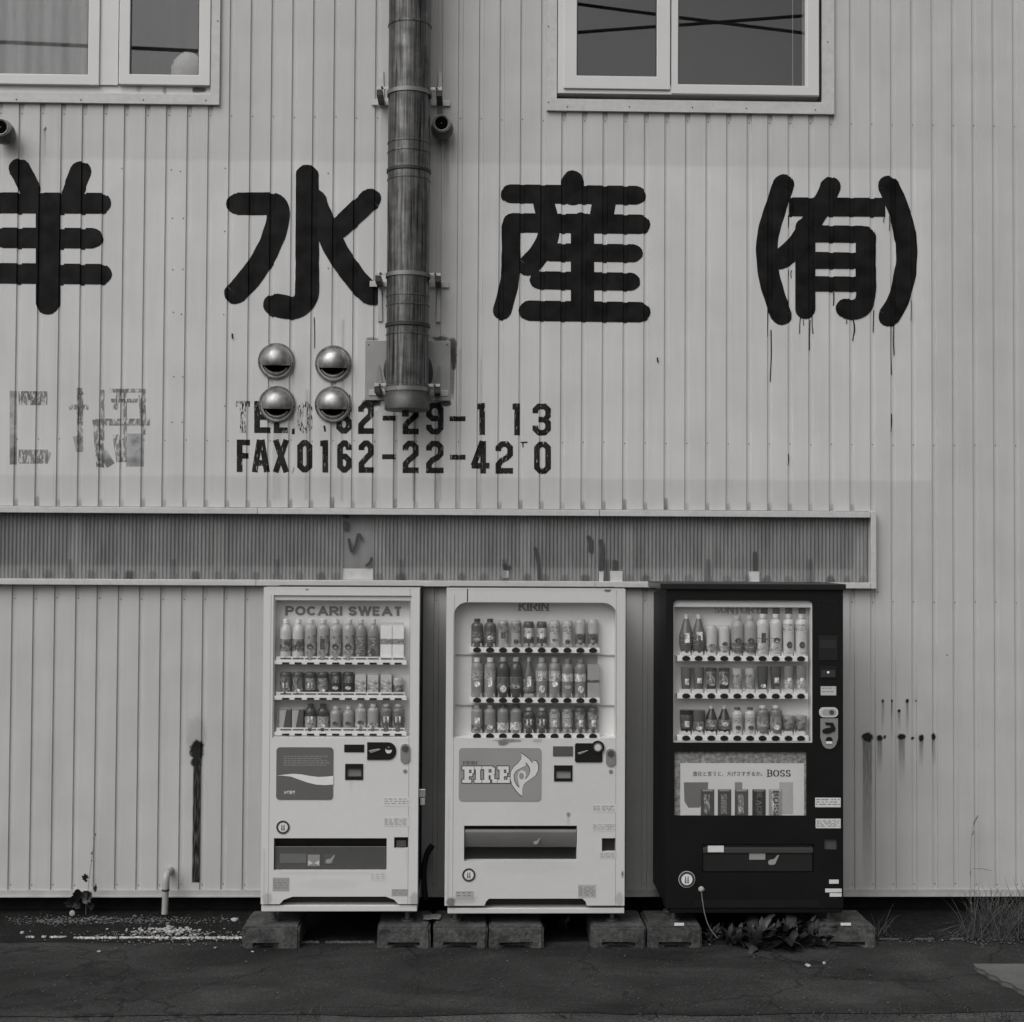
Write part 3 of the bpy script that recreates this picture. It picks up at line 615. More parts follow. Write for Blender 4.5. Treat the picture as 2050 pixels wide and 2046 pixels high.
# --- stencilled telephone lines
M_st = alpha_mat('stencil_paint', 0.014, 'noise', thr=0.40, scale=16, stretch=(5, 1, 1.2), soft=0.03)
M_st2 = alpha_mat('worn_stencil_paint', 0.016, 'noise', thr=0.53, scale=22, stretch=(5, 1, 1.0), soft=0.03)
def gl(ch, x0, x1, y0, y1, t=11.5):
    h = t/2; a, b, c, d = x0+h, x1-h, y0+h, y1-h; m = (y0+y1)/2; q = 7; s = []
    def S(*p): s.append(list(p))
    if ch == 'T': S((x0, c), (x1, c)); S(((x0+x1)/2, y0+t), ((x0+x1)/2, y1))
    if ch in 'EFL': S((a, y0), (a, y1))
    if ch in 'EF': S((x0+t, c), (x1, c)); S((x0+t, m), (x1-3, m))
    if ch in 'EL': S((x0+t, d), (x1, d))
    if ch == 'A': S(((x0+x1)/2-2, y0), (a-3, y1)); S(((x0+x1)/2+2, y0), (b+3, y1)); S((x0+8, m+14), (x1-8, m+14))
    if ch == 'X': S((a-2, y0), (b+2, y1)); S((b+2, y0), (a-2, y1))
    if ch == '.': S((x0, y1-4), (x1, y1-4))
    if ch == '-': S((x0, m), (x1, m))
    if ch == '0': S((a, m), (a, c+q), (a+q, c), (b-q, c), (b, c+q), (b, d-q), (b-q, d), (a+q, d), (a, d-q), (a, m))
    if ch == '1': S((b, y0), (b, y1)); S((x0, c+1), (x1-t+1, c+1))
    if ch == '2': S((a, c+14), (a, c+q), (a+q, c), (b-q, c), (b, c+q), (b, m-6), (b-q, m+1), (a+q, m+6), (a, m+14), (a, y1)); S((x0+t, d), (x1, d))
    if ch == '3': S((a, c+14), (a, c+q), (a+q, c), (b-q, c), (b, c+q), (b, m-q), (b-q, m), (a+6, m)); S((b-q, m), (b, m+q), (b, d-q), (b-q, d), (a+q, d), (a, d-q), (a, d-14))
    if ch == '4': S((b-8, y0), (a-2, d-10)); S((x0, d-10), (x1, d-10)); S((b-7, y0), (b-7, y1))
    if ch == '6': S((b, c+14), (b, c+q), (b-q, c), (a+q, c), (a, c+q), (a, d-q), (a+q, d), (b-q, d), (b, d-q), (b, m+q), (b-q, m), (a+4, m))
    if ch == '9': S((a, d-14), (a, d-q), (a+q, d), (b-q, d), (b, d-q), (b, c+q), (b-q, c), (a+q, c), (a, c+q), (a, m-q), (a+q, m), (b-4, m))
    out = []
    for p in s:
        tt = 10 if ch == '-' else t
        for i in range(len(p)-1):
            (ax, ay), (bx, by) = p[i], p[i+1]; l = math.hypot(bx-ax, by-ay) or 1; e = 2.2 if len(p) > 2 else 0
            ux, uy = (bx-ax)/l*e, (by-ay)/l*e
            e0 = 0 if i == 0 else 1; e1 = 0 if i == len(p)-2 else 1
            out += stroke([(ax-ux*e0, ay-uy*e0), (bx+ux*e1, by+uy*e1)], tt, caps=False)
    return out
rows = [[('T', 472, 500, 1), ('E', 509, 541, 0), ('L', 548, 576, 0), ('.', 584, 590, 0), ('0', 596, 625, 1), ('1', 645, 656, 2), ('6', 673, 704, 0), ('2', 717, 748, 0), ('-', 766, 792, 0), ('2', 806, 838, 0), ('9', 853, 888, 0), ('-', 900, 932, 0), ('1', 956, 971, 0), ('1', 1026, 1041, 0), ('3', 1066, 1103, 0)],
        [('F', 474, 500, 0), ('A', 507, 537, 0), ('X', 548, 577, 0), ('.', 583, 589, 1), ('0', 595, 625, 0), ('1', 641, 657, 0), ('6', 675, 704, 0), ('2', 718, 748, 0), ('-', 765, 792, 0), ('2', 806, 838, 0), ('2', 853, 888, 0), ('-', 901, 932, 0), ('4', 944, 980, 0), ('2', 992, 1027, 0), ('1', 1044, 1056, 2), ('0', 1069, 1103, 0)]]
for r, row in enumerate(rows):
    for ch, x0, x1, wv in row:
        t = (x0-472)/630; y0 = (802.5+5.5*t) if r == 0 else (880+4*t); y1 = (866.5+5.5*t) if r == 0 else (945+4*t)
        if wv == 2: polys = stroke([(x0+4, y1-16), (x0+6, y1-4)], 4, caps=False) if r == 0 else stroke([(x0, y0+2), (x1, y0+2)], 3, caps=False)+stroke([(x0+3, y0+3), (x0+3, y0+12)], 2.5, caps=False)
        else: polys = gl(ch, x0, x1, y0, y1)
        conform('stencil_letter', polys, M_st2 if wv == 1 else M_st, B, off=0.0009)
# ghosts of older lettering at the left
M_gh = alpha_mat('ghost_lettering', 0.17, 'noise', thr=0.485, scale=13, stretch=(5, 1, 1.6), soft=0.05, dens=0.8)
M_gh2 = alpha_mat('faded_lettering', 0.27, 'noise', thr=0.36, scale=6, stretch=(2, 1, 2), soft=0.1, dens=0.9)
gp = []
for p, wd in (([(36, 797), (95, 797)], 28), ([(36, 914), (96, 914)], 28), ([(160, 776), (160, 905)], 12), ([(138, 815), (178, 815)], 10), ([(220, 782), (290, 782)], 8), ([(205, 780), (205, 936)], 8), ([(250, 780), (250, 925)], 8), ([(288, 780), (288, 870)], 6),
              ([(222, 802), (284, 802)], 8), ([(190, 845), (300, 845)], 14), ([(230, 820), (240, 780)], 9), ([(192, 840), (200, 935)], 14), ([(232, 870), (240, 925)], 14), ([(280, 790), (285, 860)], 6)):
    gp += stroke(p, wd, caps=False)
conform('ghost_lettering', gp, M_gh, B, off=0.0008)
for p, wd in (([(26, 782), (26, 930)], 13), ([(270, 868), (270, 934)], 34), ([(154, 872), (160, 902)], 16), ([(205, 905), (222, 932)], 18), ([(100, 905), (92, 926)], 8)): conform('ghost_lettering', stroke(p, wd, caps=False), M_gh2, B, off=0.0006)
# --- rust, soot and dirt on the wall
film('soot_stain', [('r', 386, 1518, 400.5, 1766, 0.97, 0.0), ('e', 394, 1502, 13, 21, 1.0), ('e', 393, 1525, 10, 12, 0.9), ('e', 394, 1475, 20, 40, 0.10)], M_film, B, step=0.004)['label'] = 'charred dark streak with a ragged knob on top'
bl = []
for x, y, rx, ry, a, L_ in ((1737, 1476, 12, 9, 1, 300), (1761, 1477, 6, 6, .95, 70), (1771, 1475, 3, 4, .8, 0), (1805, 1475, 8, 6, .95, 90), (1827, 1478, 4, 3, .85, 0), (1844, 1477, 5, 7, .95, 60), (1869, 1475, 5, 7, .9, 60),
                            (1767, 1403, 2.6, 3, .9, 60), (1786, 1403, 2.6, 3, .9, 75), (1816, 1403, 3, 4, .95, 70), (1800, 1423, 3, 3, .9, 40), (1834, 1403, 2, 2, .6, 0)):
    bl.append(('e', x, y, rx, ry, a))
    if L_: bl.append(('r', x-rx*.8, y, x+rx*.8, y+L_, a*.45, 0.95))
film('rust_stain', bl, M_film, B, step=0.004)['label'] = 'row of rust spots with streaks right of the black machine'
film('soot_stain', [('e', 905, 690, 9, 14, .6), ('e', 908, 715, 6, 30, .7), ('e', 906, 755, 4, 40, .4), ('e', 882, 678, 16, 5, .5), ('e', 745, 679, 12, 4, .4), ('e', 745, 806, 18, 8, .8), ('e', 890, 808, 14, 6, .7)], M_film, B, step=0.005)
film('dirt_streak', [('r', 905, 266, 909, 340, .3, .9), ('r', 887, 278, 899, 420, .35, .9), ('e', 395, 180, 18, 5, .9), ('e', 330, 182, 4, 8, .4), ('e', 278, 178, 5, 7, .3), ('e', 90, 258, 3, 4, .8), ('r', 85, 258, 92, 330, .3, .8)], M_film2, B, yfun=None, step=0.005)
bl = []
for k in range(-2, 49):
    x = GX0+k*GP; px = 41.7+k*41.5; r_ = noise.noise(Vector((k*1.7, 2, 0)))
    if x > sx1: continue
    for q in range(1):
        # pixel of the groove foot just above the ledge
        d = Vector((x, 0, sz1))-CAM; c = Vector((d.dot(RT), d.dot(UP), d.dot(fwd))); ppx, ppy = IW/2+FPX*c.x/c.z, IH/2-FPX*c.y/c.z
        bl.append(('r', ppx-3.6, ppy-14-18*max(r_, 0), ppx+3.6, ppy-1, .16+.35*max(0, .3+r_), -0.6))
film('dirt_streak', bl, M_film2, B, step=0.007)
film('dirt_streak', [('r', 546, 848, 562, 1000, .16, .5), ('r', 611, 780, 617, 1000, .22, .3), ('r', 640, 850, 676, 990, .08, .6), ('r', 683, 640, 688, 1003, .22, .2), ('r', 748, 822, 756, 1004, .2, .3), ('r', 788, 830, 796, 1004, .3, .3), ('r', 826, 830, 832, 1004, .35, .2), ('r', 870, 820, 884, 1004, .25, .4), ('r', 918, 700, 922, 1004, .18, .2), ('r', 960, 720, 964, 1004, .16, .2)], M_film2, B, step=0.006)
# small fixings scattered on the sheets
mb = MB()
for k in range(-12, 58):
    x = GX0+k*GP
    for z in (W(1025, 229)[1]-.03, W(1025, 885)[1], W(1025, 1176)[1]-.08, ZB+.03):
        if any(h[0]-.05 < x < h[1]+.05 and h[2]-.05 < z < h[3]+.05 for h in OPEN): continue
        mb.lathe([(0.0035, 0), (0.0035, -0.002), (0.002, -0.003)], (x, GD, z+random.uniform(-.004, .004)), 6, 'y')
for px, py in ((244, 337), (343, 340), (361, 343), (345, 437), (367, 437), (346, 540), (366, 539), (347, 625), (363, 629), (348, 754), (366, 754), (344, 845), (365, 845), (451, 337), (450, 463), (448, 630), (450, 813), (657, 347), (657, 537), (1896, 1311), (1757, 1185)):
    x, z = W(px, py); mb.lathe([(0.004, 0), (0.004, -0.002), (0.002, -0.003)], (x, prof(x), z), 6, 'y')
mb.build('screws', MATS['dark_screw'], B, kind='stuff')

# ================================================================== FLUE PIPE
M_steel = mat('stained_steel', 0.10, 0.34, 0.72, var=0.98, scale=3.2, stretch=(22, 22, 0.7), var2=0.35, scale2=14)
M_galv = mat('galvanised', 0.40, 0.45, 0.5, var=0.12, scale=12)
M_blk = mat('black_steel', 0.03, 0.5, 0.3, var=0.2)
PY, PR = -0.20, 0.128
pcx = (W(775, 400, PY)[0]+W(861, 400, PY)[0])/2; PR = (W(861, 400, PY)[0]-W(775, 400, PY)[0])/2
def pz(py): return W(818, py, PY-PR)[1]
flue = thing('flue_pipe', (pcx, PY, pz(818)), 'tall stained steel flue pipe clamped upright to the wall', 'flue pipe')
secs = [(-700, 38), (38, 333), (333, 645), (645, 790)]
for a, b in secs:
    z0, z1 = pz(b), pz(a)
    MB().lathe([(PR, z0), (PR, z0+.012), (PR-.002, z0+.014), (PR-.002, z1-.002), (PR, z1)], (pcx, PY, 0), 40).build('pipe_section', M_steel, flue, smooth=40)
for py, h, r in ((38, .006, .003), (277, .005, .002), (296, .005, .002), (333, .012, .005), (351, .004, .002), (587, .005, .002), (606, .005, .002), (646, .014, .006), (665, .004, .002), (770, .008, .003)):
    z = pz(py); MB().lathe([(PR-.001, z-h), (PR+r, z-h*.7), (PR+r, z+h*.7), (PR-.001, z+h)], (pcx, PY, 0), 40).build('seam_ring', M_steel if h < .01 else M_blk, flue, smooth=40)
z = pz(818); MB().lathe([(0.03, z), (PR*.98, z), (PR+.006, z+.006), (PR+.006, pz(795)), (PR+.002, pz(793)), (PR+.002, pz(780))], (pcx, PY, 0), 40).build('end_cap', mat('cap_steel', 0.075, 0.5, 0.5, var=.3, scale=20), flue, smooth=40)
MB().tube([(pcx-.01, PY, z), (pcx-.01, PY, z-.035)], .022, 10).build('drain_stub', M_blk, flue)
x0, x1, z0, z1 = RC(731, 682, 902, 802, -0.006); MB().box(x0, x1, -0.010, -0.003, z0, z1).build('wall_plate', mat('wall_plate_metal', 0.28, 0.4, 0.4, var=.15, scale=6), flue, bevel=.002)
zc = W(818, 742, -.1)[1]; MB().lathe([(0.150, -0.01), (0.150, -0.11), (0.12, -.13)], (pcx, 0, zc), 32, 'y').build('wall_stub', M_blk, flue, smooth=40)
for q in ((738, 690), (895, 690)): screw(flue, *q, -0.0105)
for py, zb in ((176, 207), (545, 570), (776, 787)):
    z = pz(py)
    MB().lathe([(PR+.001, z-.012), (PR+.006, z-.012), (PR+.006, z+.012), (PR+.001, z+.012)], (pcx, PY, 0), 40, cap=False).build('clamp_ring', mat('clamp_steel', .20, .42, .6, var=.25, scale=10), flue, smooth=40)
    zw = W(818, zb)[1]
    for s in (-1, 1):
        xi = pcx+s*(PR-.004); xo = pcx+s*(PR+.055); xw = pcx+s*(PR+.115)
        MB().box(min(xi, xw), max(xi, xw), -0.016, -0.0105, zw-.018, zw+.018).build('wall_strap', M_galv, flue, bevel=.002)
        xa, xb = pcx+s*(PR+.032), pcx+s*(PR+.068)
        MB().box(min(xa, xb), max(xa, xb), PY-.01, -0.0165, zw-.020, zw+.016).build('bracket_arm', M_blk, flue, bevel=.002)
        MB().box(min(xi, xb), max(xi, xb), PY-.014, PY-.0105, zw+.017, zw+.034).build('clamp_ear', M_galv, flue, bevel=.001)
        MB().lathe([(.007, 0), (.007, -.012)], (pcx+s*(PR+.035), PY-.014, zw+.026), 6, 'y').build('bolt', M_blk, flue)
        lo, hi = (zw+.035, zw+.20) if py == 176 else (zw-.23, zw-.02) if py == 545 else (zw+.04, zw+.17)
        if py != 776: MB().prism([(pcx+s*(PR+.05)-.014, lo), (pcx+s*(PR+.05)+.014, lo), (pcx+s*(PR+.052)+.010, hi), (pcx+s*(PR+.052)-.010, hi)], -0.010, -0.004).build('brace', M_galv, flue)
        else: MB().prism([(pcx+s*(PR+.05)-.020, lo), (pcx+s*(PR+.05)+.020, lo), (pcx+s*(PR+.056)+.006, hi), (pcx+s*(PR+.056)-.006, hi)], -0.020, -0.0165).build('brace', mat('dull_brace', .22, .5, .4), flue)

# ================================================================== VENT HOODS
M_ss = mat('stainless', 0.34, 0.45, 0.85, var=0.4, scale=8, stretch=(2, 1, .7), var2=0.2, scale2=30)
M_void = mat('vent_void', 0.004, 0.9, var=0, spec=0)
def hood(px, py, label):
    x, z = W(px, py); R = 36.5/sc(0)
    t = thing('vent_hood', (x, 0, z), label, 'vent hood', 'round vent hoods on the wall')
    MB().lathe([(R*.70, -0.004), (R*.97, -.004), (R, -.008), (R, -.014), (R*.965, -.018), (R*.93, -.012), (R*.86, -.010), (R*.80, -.010)], (x, 0, z), 40, 'y', cap=False).build('flange', M_ss, t, smooth=50)
    MB().lathe([(R*.80, -.006), (0.001, -.007)], (x, 0, z), 32, 'y').build('duct_opening', M_void, t)
    # dome: front cap of an ellipsoid, open below
    vs = []; fs = []; na, nr = 40, 14; rd = R*.82; dep = .088; cut = -rd*.30
    for i in range(nr+1):
        ph = math.pi/2*i/nr
        for k in range(na):
            a = 2*math.pi*k/na; vs.append([x+rd*math.sin(ph)*math.cos(a), -0.010-dep*math.cos(ph), z+rd*math.sin(ph)*math.sin(a)])
    for i in range(nr):
        for k in range(na): fs.append((i*na+k, i*na+(k+1) % na, (i+1)*na+(k+1) % na, (i+1)*na+k))
    bm = bmesh.new(); bv = [bm.verts.new(v) for v in vs]
    for f in fs:
        try: bm.faces.new([bv[i] for i in f])
        except ValueError: pass
    bmesh.ops.remove_doubles(bm, verts=bm.verts, dist=1e-6)
    bmesh.ops.bisect_plane(bm, geom=bm.verts[:]+bm.edges[:]+bm.faces[:], plane_co=(x, 0, z+cut), plane_no=(0, 0.10, -1), clear_outer=True)
    bmesh.ops.recalc_face_normals(bm, faces=bm.faces)
    for v in bm.verts: v.co -= Vector((x, 0, z))
    me = bpy.data.meshes.new('dome'); bm.to_mesh(me); bm.free(); me.materials.append(M_ss)
    for p in me.polygons: p.use_smooth = True
    d = link('dome', me, t); sm = d.modifiers.new('thick', 'SOLIDIFY'); sm.thickness = 0.0015
    # lower lip of the duct catching the light
    P = [(x+R*.70*math.sin(a), -0.018, z-R*.70*math.cos(a)) for a in [math.radians(q) for q in range(-62, 63, 6)]]
    MB().tube(P, [0.003+0.009*math.cos((i-10)/10*1.35) for i in range(len(P))], 8).build('lower_lip', M_ss, t, smooth=60)
    for s in (-1, 1): MB().lathe([(.004, 0), (.004, -.004)], (x+s*R*.9, -.012, z-R*.12), 6, 'y').build('screw', MATS['dark_screw'], t)
hood(553.5, 723, 'upper left of the four round steel vent hoods'); hood(667.5, 728, 'upper right of the four round steel vent hoods')
hood(555, 809.5, 'lower left of the four round steel vent hoods'); hood(667, 810, 'lower right of the four round steel vent hoods')
def ball(px, py, R, label, g):
    x, z = W(px, py, -.07)
    t = thing('wall_nozzle', (x, 0, z), label, 'wall fitting', g)
    n = 14; MB().lathe([(R*math.cos(a), -0.075-R*.8*math.sin(a)) for a in [math.radians(-88+k*148/n) for k in range(n+1)]], (x, 0, z-.012), 28, 'y').build('body', mat('nozzle_grey', .10, .4, .3), t, smooth=60)
    MB().lathe([(R*.55, -.128), (R*.60, -.137), (R*.68, -.142), (R*.76, -.137), (R*.80, -.114), (R*.86, -.09)], (x-.002, 0, z+.008), 28, 'y', cap=False).build('rim', M_galv, t, smooth=60)
    MB().lathe([(R*.62, -.130), (.001, -.1305)], (x-.002, 0, z+.008), 24, 'y').build('dark_opening', M_void, t)
    MB().lathe([(.004, -.1306), (.003, -.136), (.001, -.138)], (x-.002, 0, z+.008), 8, 'y').build('pin', M_galv, t, smooth=60)
    MB().lathe([(.05, -.002), (.05, -.012), (.03, -.02), (.03, -.07)], (x, 0, z), 20, 'y').build('mount', MATS['nozzle_grey'], t, smooth=40)
ball(885, 255, .070, 'round grey nozzle with dark opening beside the flue pipe', 'round nozzles on the wall')
ball(8, 263, .070, 'round grey nozzle at the far left edge of the wall', 'round nozzles on the wall')

# ================================================================== VENDING MACHINES
FY = -0.75; RY = FY+0.088                         # door front, back of the display recess
M_white = mat('machine_white', 0.57, 0.38, var=0.02, scale=2, var2=0.012, scale2=30)
M_white2 = mat('machine_cream', 0.53, 0.42, var=0.03, scale=2, var2=0.015, scale2=30)
M_black = mat('machine_black', 0.005, 0.45, var=0.3, scale=4, spec=0.25)
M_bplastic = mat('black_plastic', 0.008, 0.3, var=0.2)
M_chrome = mat('dull_chrome', 0.45, 0.35, 0.8, var=.1)
M_dglass = glass('display_glass', 0.02, 0.98, 0.0)
M_inlay = mat('display_white', 0.80, 0.5, var=0.03)
ORD = ['first', 'second', 'third', 'fourth', 'fifth', 'sixth', 'seventh', 'eighth', 'ninth', 'tenth']
MESH = {}
def pm(name, key, mb, m):                         # shared mesh data for repeated parts
    if key not in MESH:
        me = bpy.data.meshes.new(name); me.from_pydata(mb.v, [], mb.f); me.update()
        bm = bmesh.new(); bm.from_mesh(me); bmesh.ops.remove_doubles(bm, verts=bm.verts, dist=1e-5); bm.to_mesh(me); bm.free()
        me.polygons.foreach_set('use_smooth', [True]*len(me.polygons)); me.set_sharp_from_angle(angle=math.radians(45)); me.materials.append(m); MESH[key] = me
    return MESH[key]
def drink(kind, w_, h, body, cap, lab, rng, X, Z, label, group, Y=FY+0.050):
    t = thing({'b': 'bottle', 'c': 'can', 'k': 'carton', 'p': 'bottle', 'u': 'cup', 's': 'bottle'}[kind], (X, Y, Z), label, {'b': 'bottle', 'c': 'can', 'k': 'carton', 'p': 'bottle', 'u': 'cup', 's': 'bottle'}[kind], group)
    w_ *= 1.07; r = w_/2; q = (kind, round(w_, 3), round(h, 3))
    if kind == 'k':
        link('body', pm('body', ('body', q, body), MB().box(-r, r, -r*.8, r*.8, 0, h), gd(body, .45)), t)
        if lab is not None: link('label_band', pm('label_band', ('lab', q, lab, rng), MB().box(-r-.0006, r+.0006, -r*.8-.0006, r*.8+.0006, h*rng[0], h*rng[1]), gd(lab, .45, 1)), t)
        if body < 80: link('printed_wedge', pm('printed_wedge', ('wedge', q), MB().flat([(-r, h*.12), (-r*.35, h*.12), (r*.2, h), (-r, h)], -r*.8-.001), gd(125)), t)
        if cap is not None: link('top_fold', pm('top_fold', ('cap', q, cap), MB().prism([(-r, h+.0005), (r, h+.0005), (r*.96, h*1.08), (-r*.96, h*1.08)], -.004, .004), gd(cap, .45)), t)
        return
    def rad(f):
        if kind == 'b': return r*(.93 if f < .03 else 1 if f < .70 else .44+.56*math.cos((f-.70)/.19*math.pi/2)**.8 if f < .88 else .44)
        if kind == 's': return r*(.93 if f < .03 else 1 if f < .76 else .48+.52*max(0, math.cos((f-.76)/.13*math.pi/2))**.8 if f < .88 else .48)
        if kind == 'p': return r*(.72+.28*math.sin(min(f/.30, 1)*math.pi/2) if f < .45 else 1-.70*((f-.45)/.47)**1.15 if f < .92 else .30)
        if kind == 'u': return r*(.74+.26*min(1, f*1.6)**.7)
        return r*(.86 if f < .03 else .95 if f < .05 else 1 if f < .94 else .9)
    F = [0, .03, .05, .12, .2, .3, .4, .45, .52, .6, .66, .72, .77, .82, .86, .88, .92, .95, 1]
    tp = h*(.9 if cap is not None and kind in 'bps' else 1)
    P = [(0.001, 0)]+[(rad(f), f*h) for f in F if f*h <= tp]
    P.append((max(rad(tp/h), .002)*.98, tp+.0001)); P.append((.001, tp+.0002))
    link('body', pm('body', ('body', q, body, cap is None), MB().lathe(P, (0, 0, 0), 18, cap=False), gd(body, .14)), t)
    if cap is not None:
        rc = rad(.97)*1.12 if kind in 'bps' else r*.9
        link('cap', pm('cap', ('cap', q, cap), MB().lathe([(rc, tp+.0004), (rc, h*1.0), (rc*.8, h*1.012), (.001, h*1.013)], (0, 0, 0), 14), gd(cap, .4)), t)
    if kind != 'u' or body < 100:
        hv = (body*7+len(label)*3) % 5; fm = (.34, .45, .28, .40, .22)[hv]; dv = (150 if body < 100 else 58) if hv != 2 else (120 if body < 100 else 82); hw = r*(.52, .42, .55, .36, .5)[hv]; hh = h*(.075, .11, .05, .13, .09)[hv]
        rr_ = max(rad(fm-.14), rad(fm), rad(fm+.14))+.0028; n = 12; pts = [(hw*math.cos(2*math.pi*k/n), fm*h+hh*math.sin(2*math.pi*k/n)) for k in range(n)] if hv in (0, 2, 4) else [(-hw, fm*h-hh), (hw, fm*h-hh), (hw, fm*h+hh), (-hw, fm*h+hh)]
        link('logo', pm('logo', ('logo', q, dv, hv), MB().add([(x_, -math.sqrt(max(rr_**2-x_**2, 0)), z_) for x_, z_ in pts], [tuple(range(len(pts)))]), gd(dv, .4, 1)), t)
    if lab is not None:
        f0, f1 = rng; n = 6; P = [(rad(f0+(f1-f0)*i/n)+.0007, (f0+(f1-f0)*i/n)*h) for i in range(n+1)]
        link('label_band', pm('label_band', ('lab', q, lab, rng), MB().lathe(P, (0, 0, 0), 18, cap=False), gd(lab, .4, 1)), t)
def shelf(mach, cols, ybase, ytop, x0, x1, style):
    Yf = FY+0.013
    a, b, z0, z1 = RC(x0, ytop, x1, ybase, Yf)
    m_ = gd(172, .4)
    mb = MB().box(a, b, Yf, Yf+.012, z0, z1).box(a, b, Yf+.012, RY, z1-.006, z1-.002)
    s = mb.build('shelf', m_, mach, bevel=.0015)
    hgt = z1-z0
    for cx in cols:
        X, _ = W(cx, ybase, Yf); wd = 16.5/sc(Yf)
        if style == 1:
            me = pm('button', ('btn1',), MB().box(-wd*.42, wd*.42, -.003, 0, -.007, .003), M_bplastic); zz = z0+hgt*.40
        else:
            pp = [(wd*.5*math.cos(t_), (.018 if math.sin(t_) > 0 else .011)*math.sin(t_)) for t_ in [2*math.pi*k/16 for k in range(16)]]
            me = pm('button', ('btn2',), MB().prism(pp, -.003, 0), M_bplastic); zz = z0+hgt*.42
        o_ = link('button', me, s); o_.location = Vector((X, Yf-.0005, zz))-origin(s)
        if style == 1:
            me = pm('price_tag', ('tag1',), MB().box(-.030, .030, -.001, 0, -.0035, .0035), gd(60)); o_ = link('price_tag', me, s); o_.location = Vector((X, Yf+.004, z1+.011))-origin(s)
        else:
            me = pm('price_tag', ('tag2', style), MB().prism([(-.030, 0), (.030, 0), (.024, .022), (-.024, .022)], -.001, 0), gd(118 if style == 2 else 150)); o_ = link('price_tag', me, s); o_.location = Vector((X, Yf+.010, z1+.002))-origin(s)
            if style == 3:
                me = pm('holder', ('hold3',), MB().prism([(-.036, 0), (-.026, 0), (-.031, .030)], 0, .02), m_); o_ = link('holder', me, s); o_.location = Vector((X, Yf+.016, z1))-origin(s)
    if style == 1: MB().box(a+.01, b-.01, Yf+.0055, Yf+.010, z1+.0005, z1+.022).build('price_rail', gd(160), s)
    return z1
def badge(mach, px, py, rp, dark=40, lightv=165):
    x, z = W(px, py, FY-.002); R = rp/sc(FY)
    b_ = MB().lathe([(R, -.002), (.001, -.0021)], (x, FY, z), 28, 'y').build('round_badge', gm(lightv if dark > 30 else 170), mach)
    MB().lathe([(R*.95, -.0035), (R*.68, -.0036)], (x, FY, z), 28, 'y', cap=False).build('ring', gm(45), b_)
    mb = MB()
    for s in (-.16, .14): mb.flat([(x+R*(s-.09), z-R*.45), (x+R*(s+.09), z-R*.45), (x+R*(s+.05), z+R*.42), (x+R*(s-.05), z+R*.34)], FY-.0038)
    mb.build('mark', gm(60), b_)
def sticker(mach, a, b, c, d, base, ink=None, lines=3, seed=0):
    s = box('sticker', gm(base, .55), mach, a, b, c, d, FY-.0012, .001)
    if ink is None: return s
    rnd = random.Random(seed*13+int(a)); mb = MB(); hgt = (d-b)
    for i in range(lines):
        y = b+hgt*(.15+.75*i/max(lines, 1)); x = a+2
        while x < c-4:
            ln = rnd.uniform(3, 9); x2 = min(x+ln, c-2); x0, x1, z0, z1 = RC(x, y, x2, y+hgt*.07+.5, FY-.0018); mb.flat([(x0, z0), (x1, z0), (x1, z1), (x0, z1)], FY-.0018); x = x2+rnd.uniform(1, 6)
    mb.build('print', gm(ink, .6), s); return s
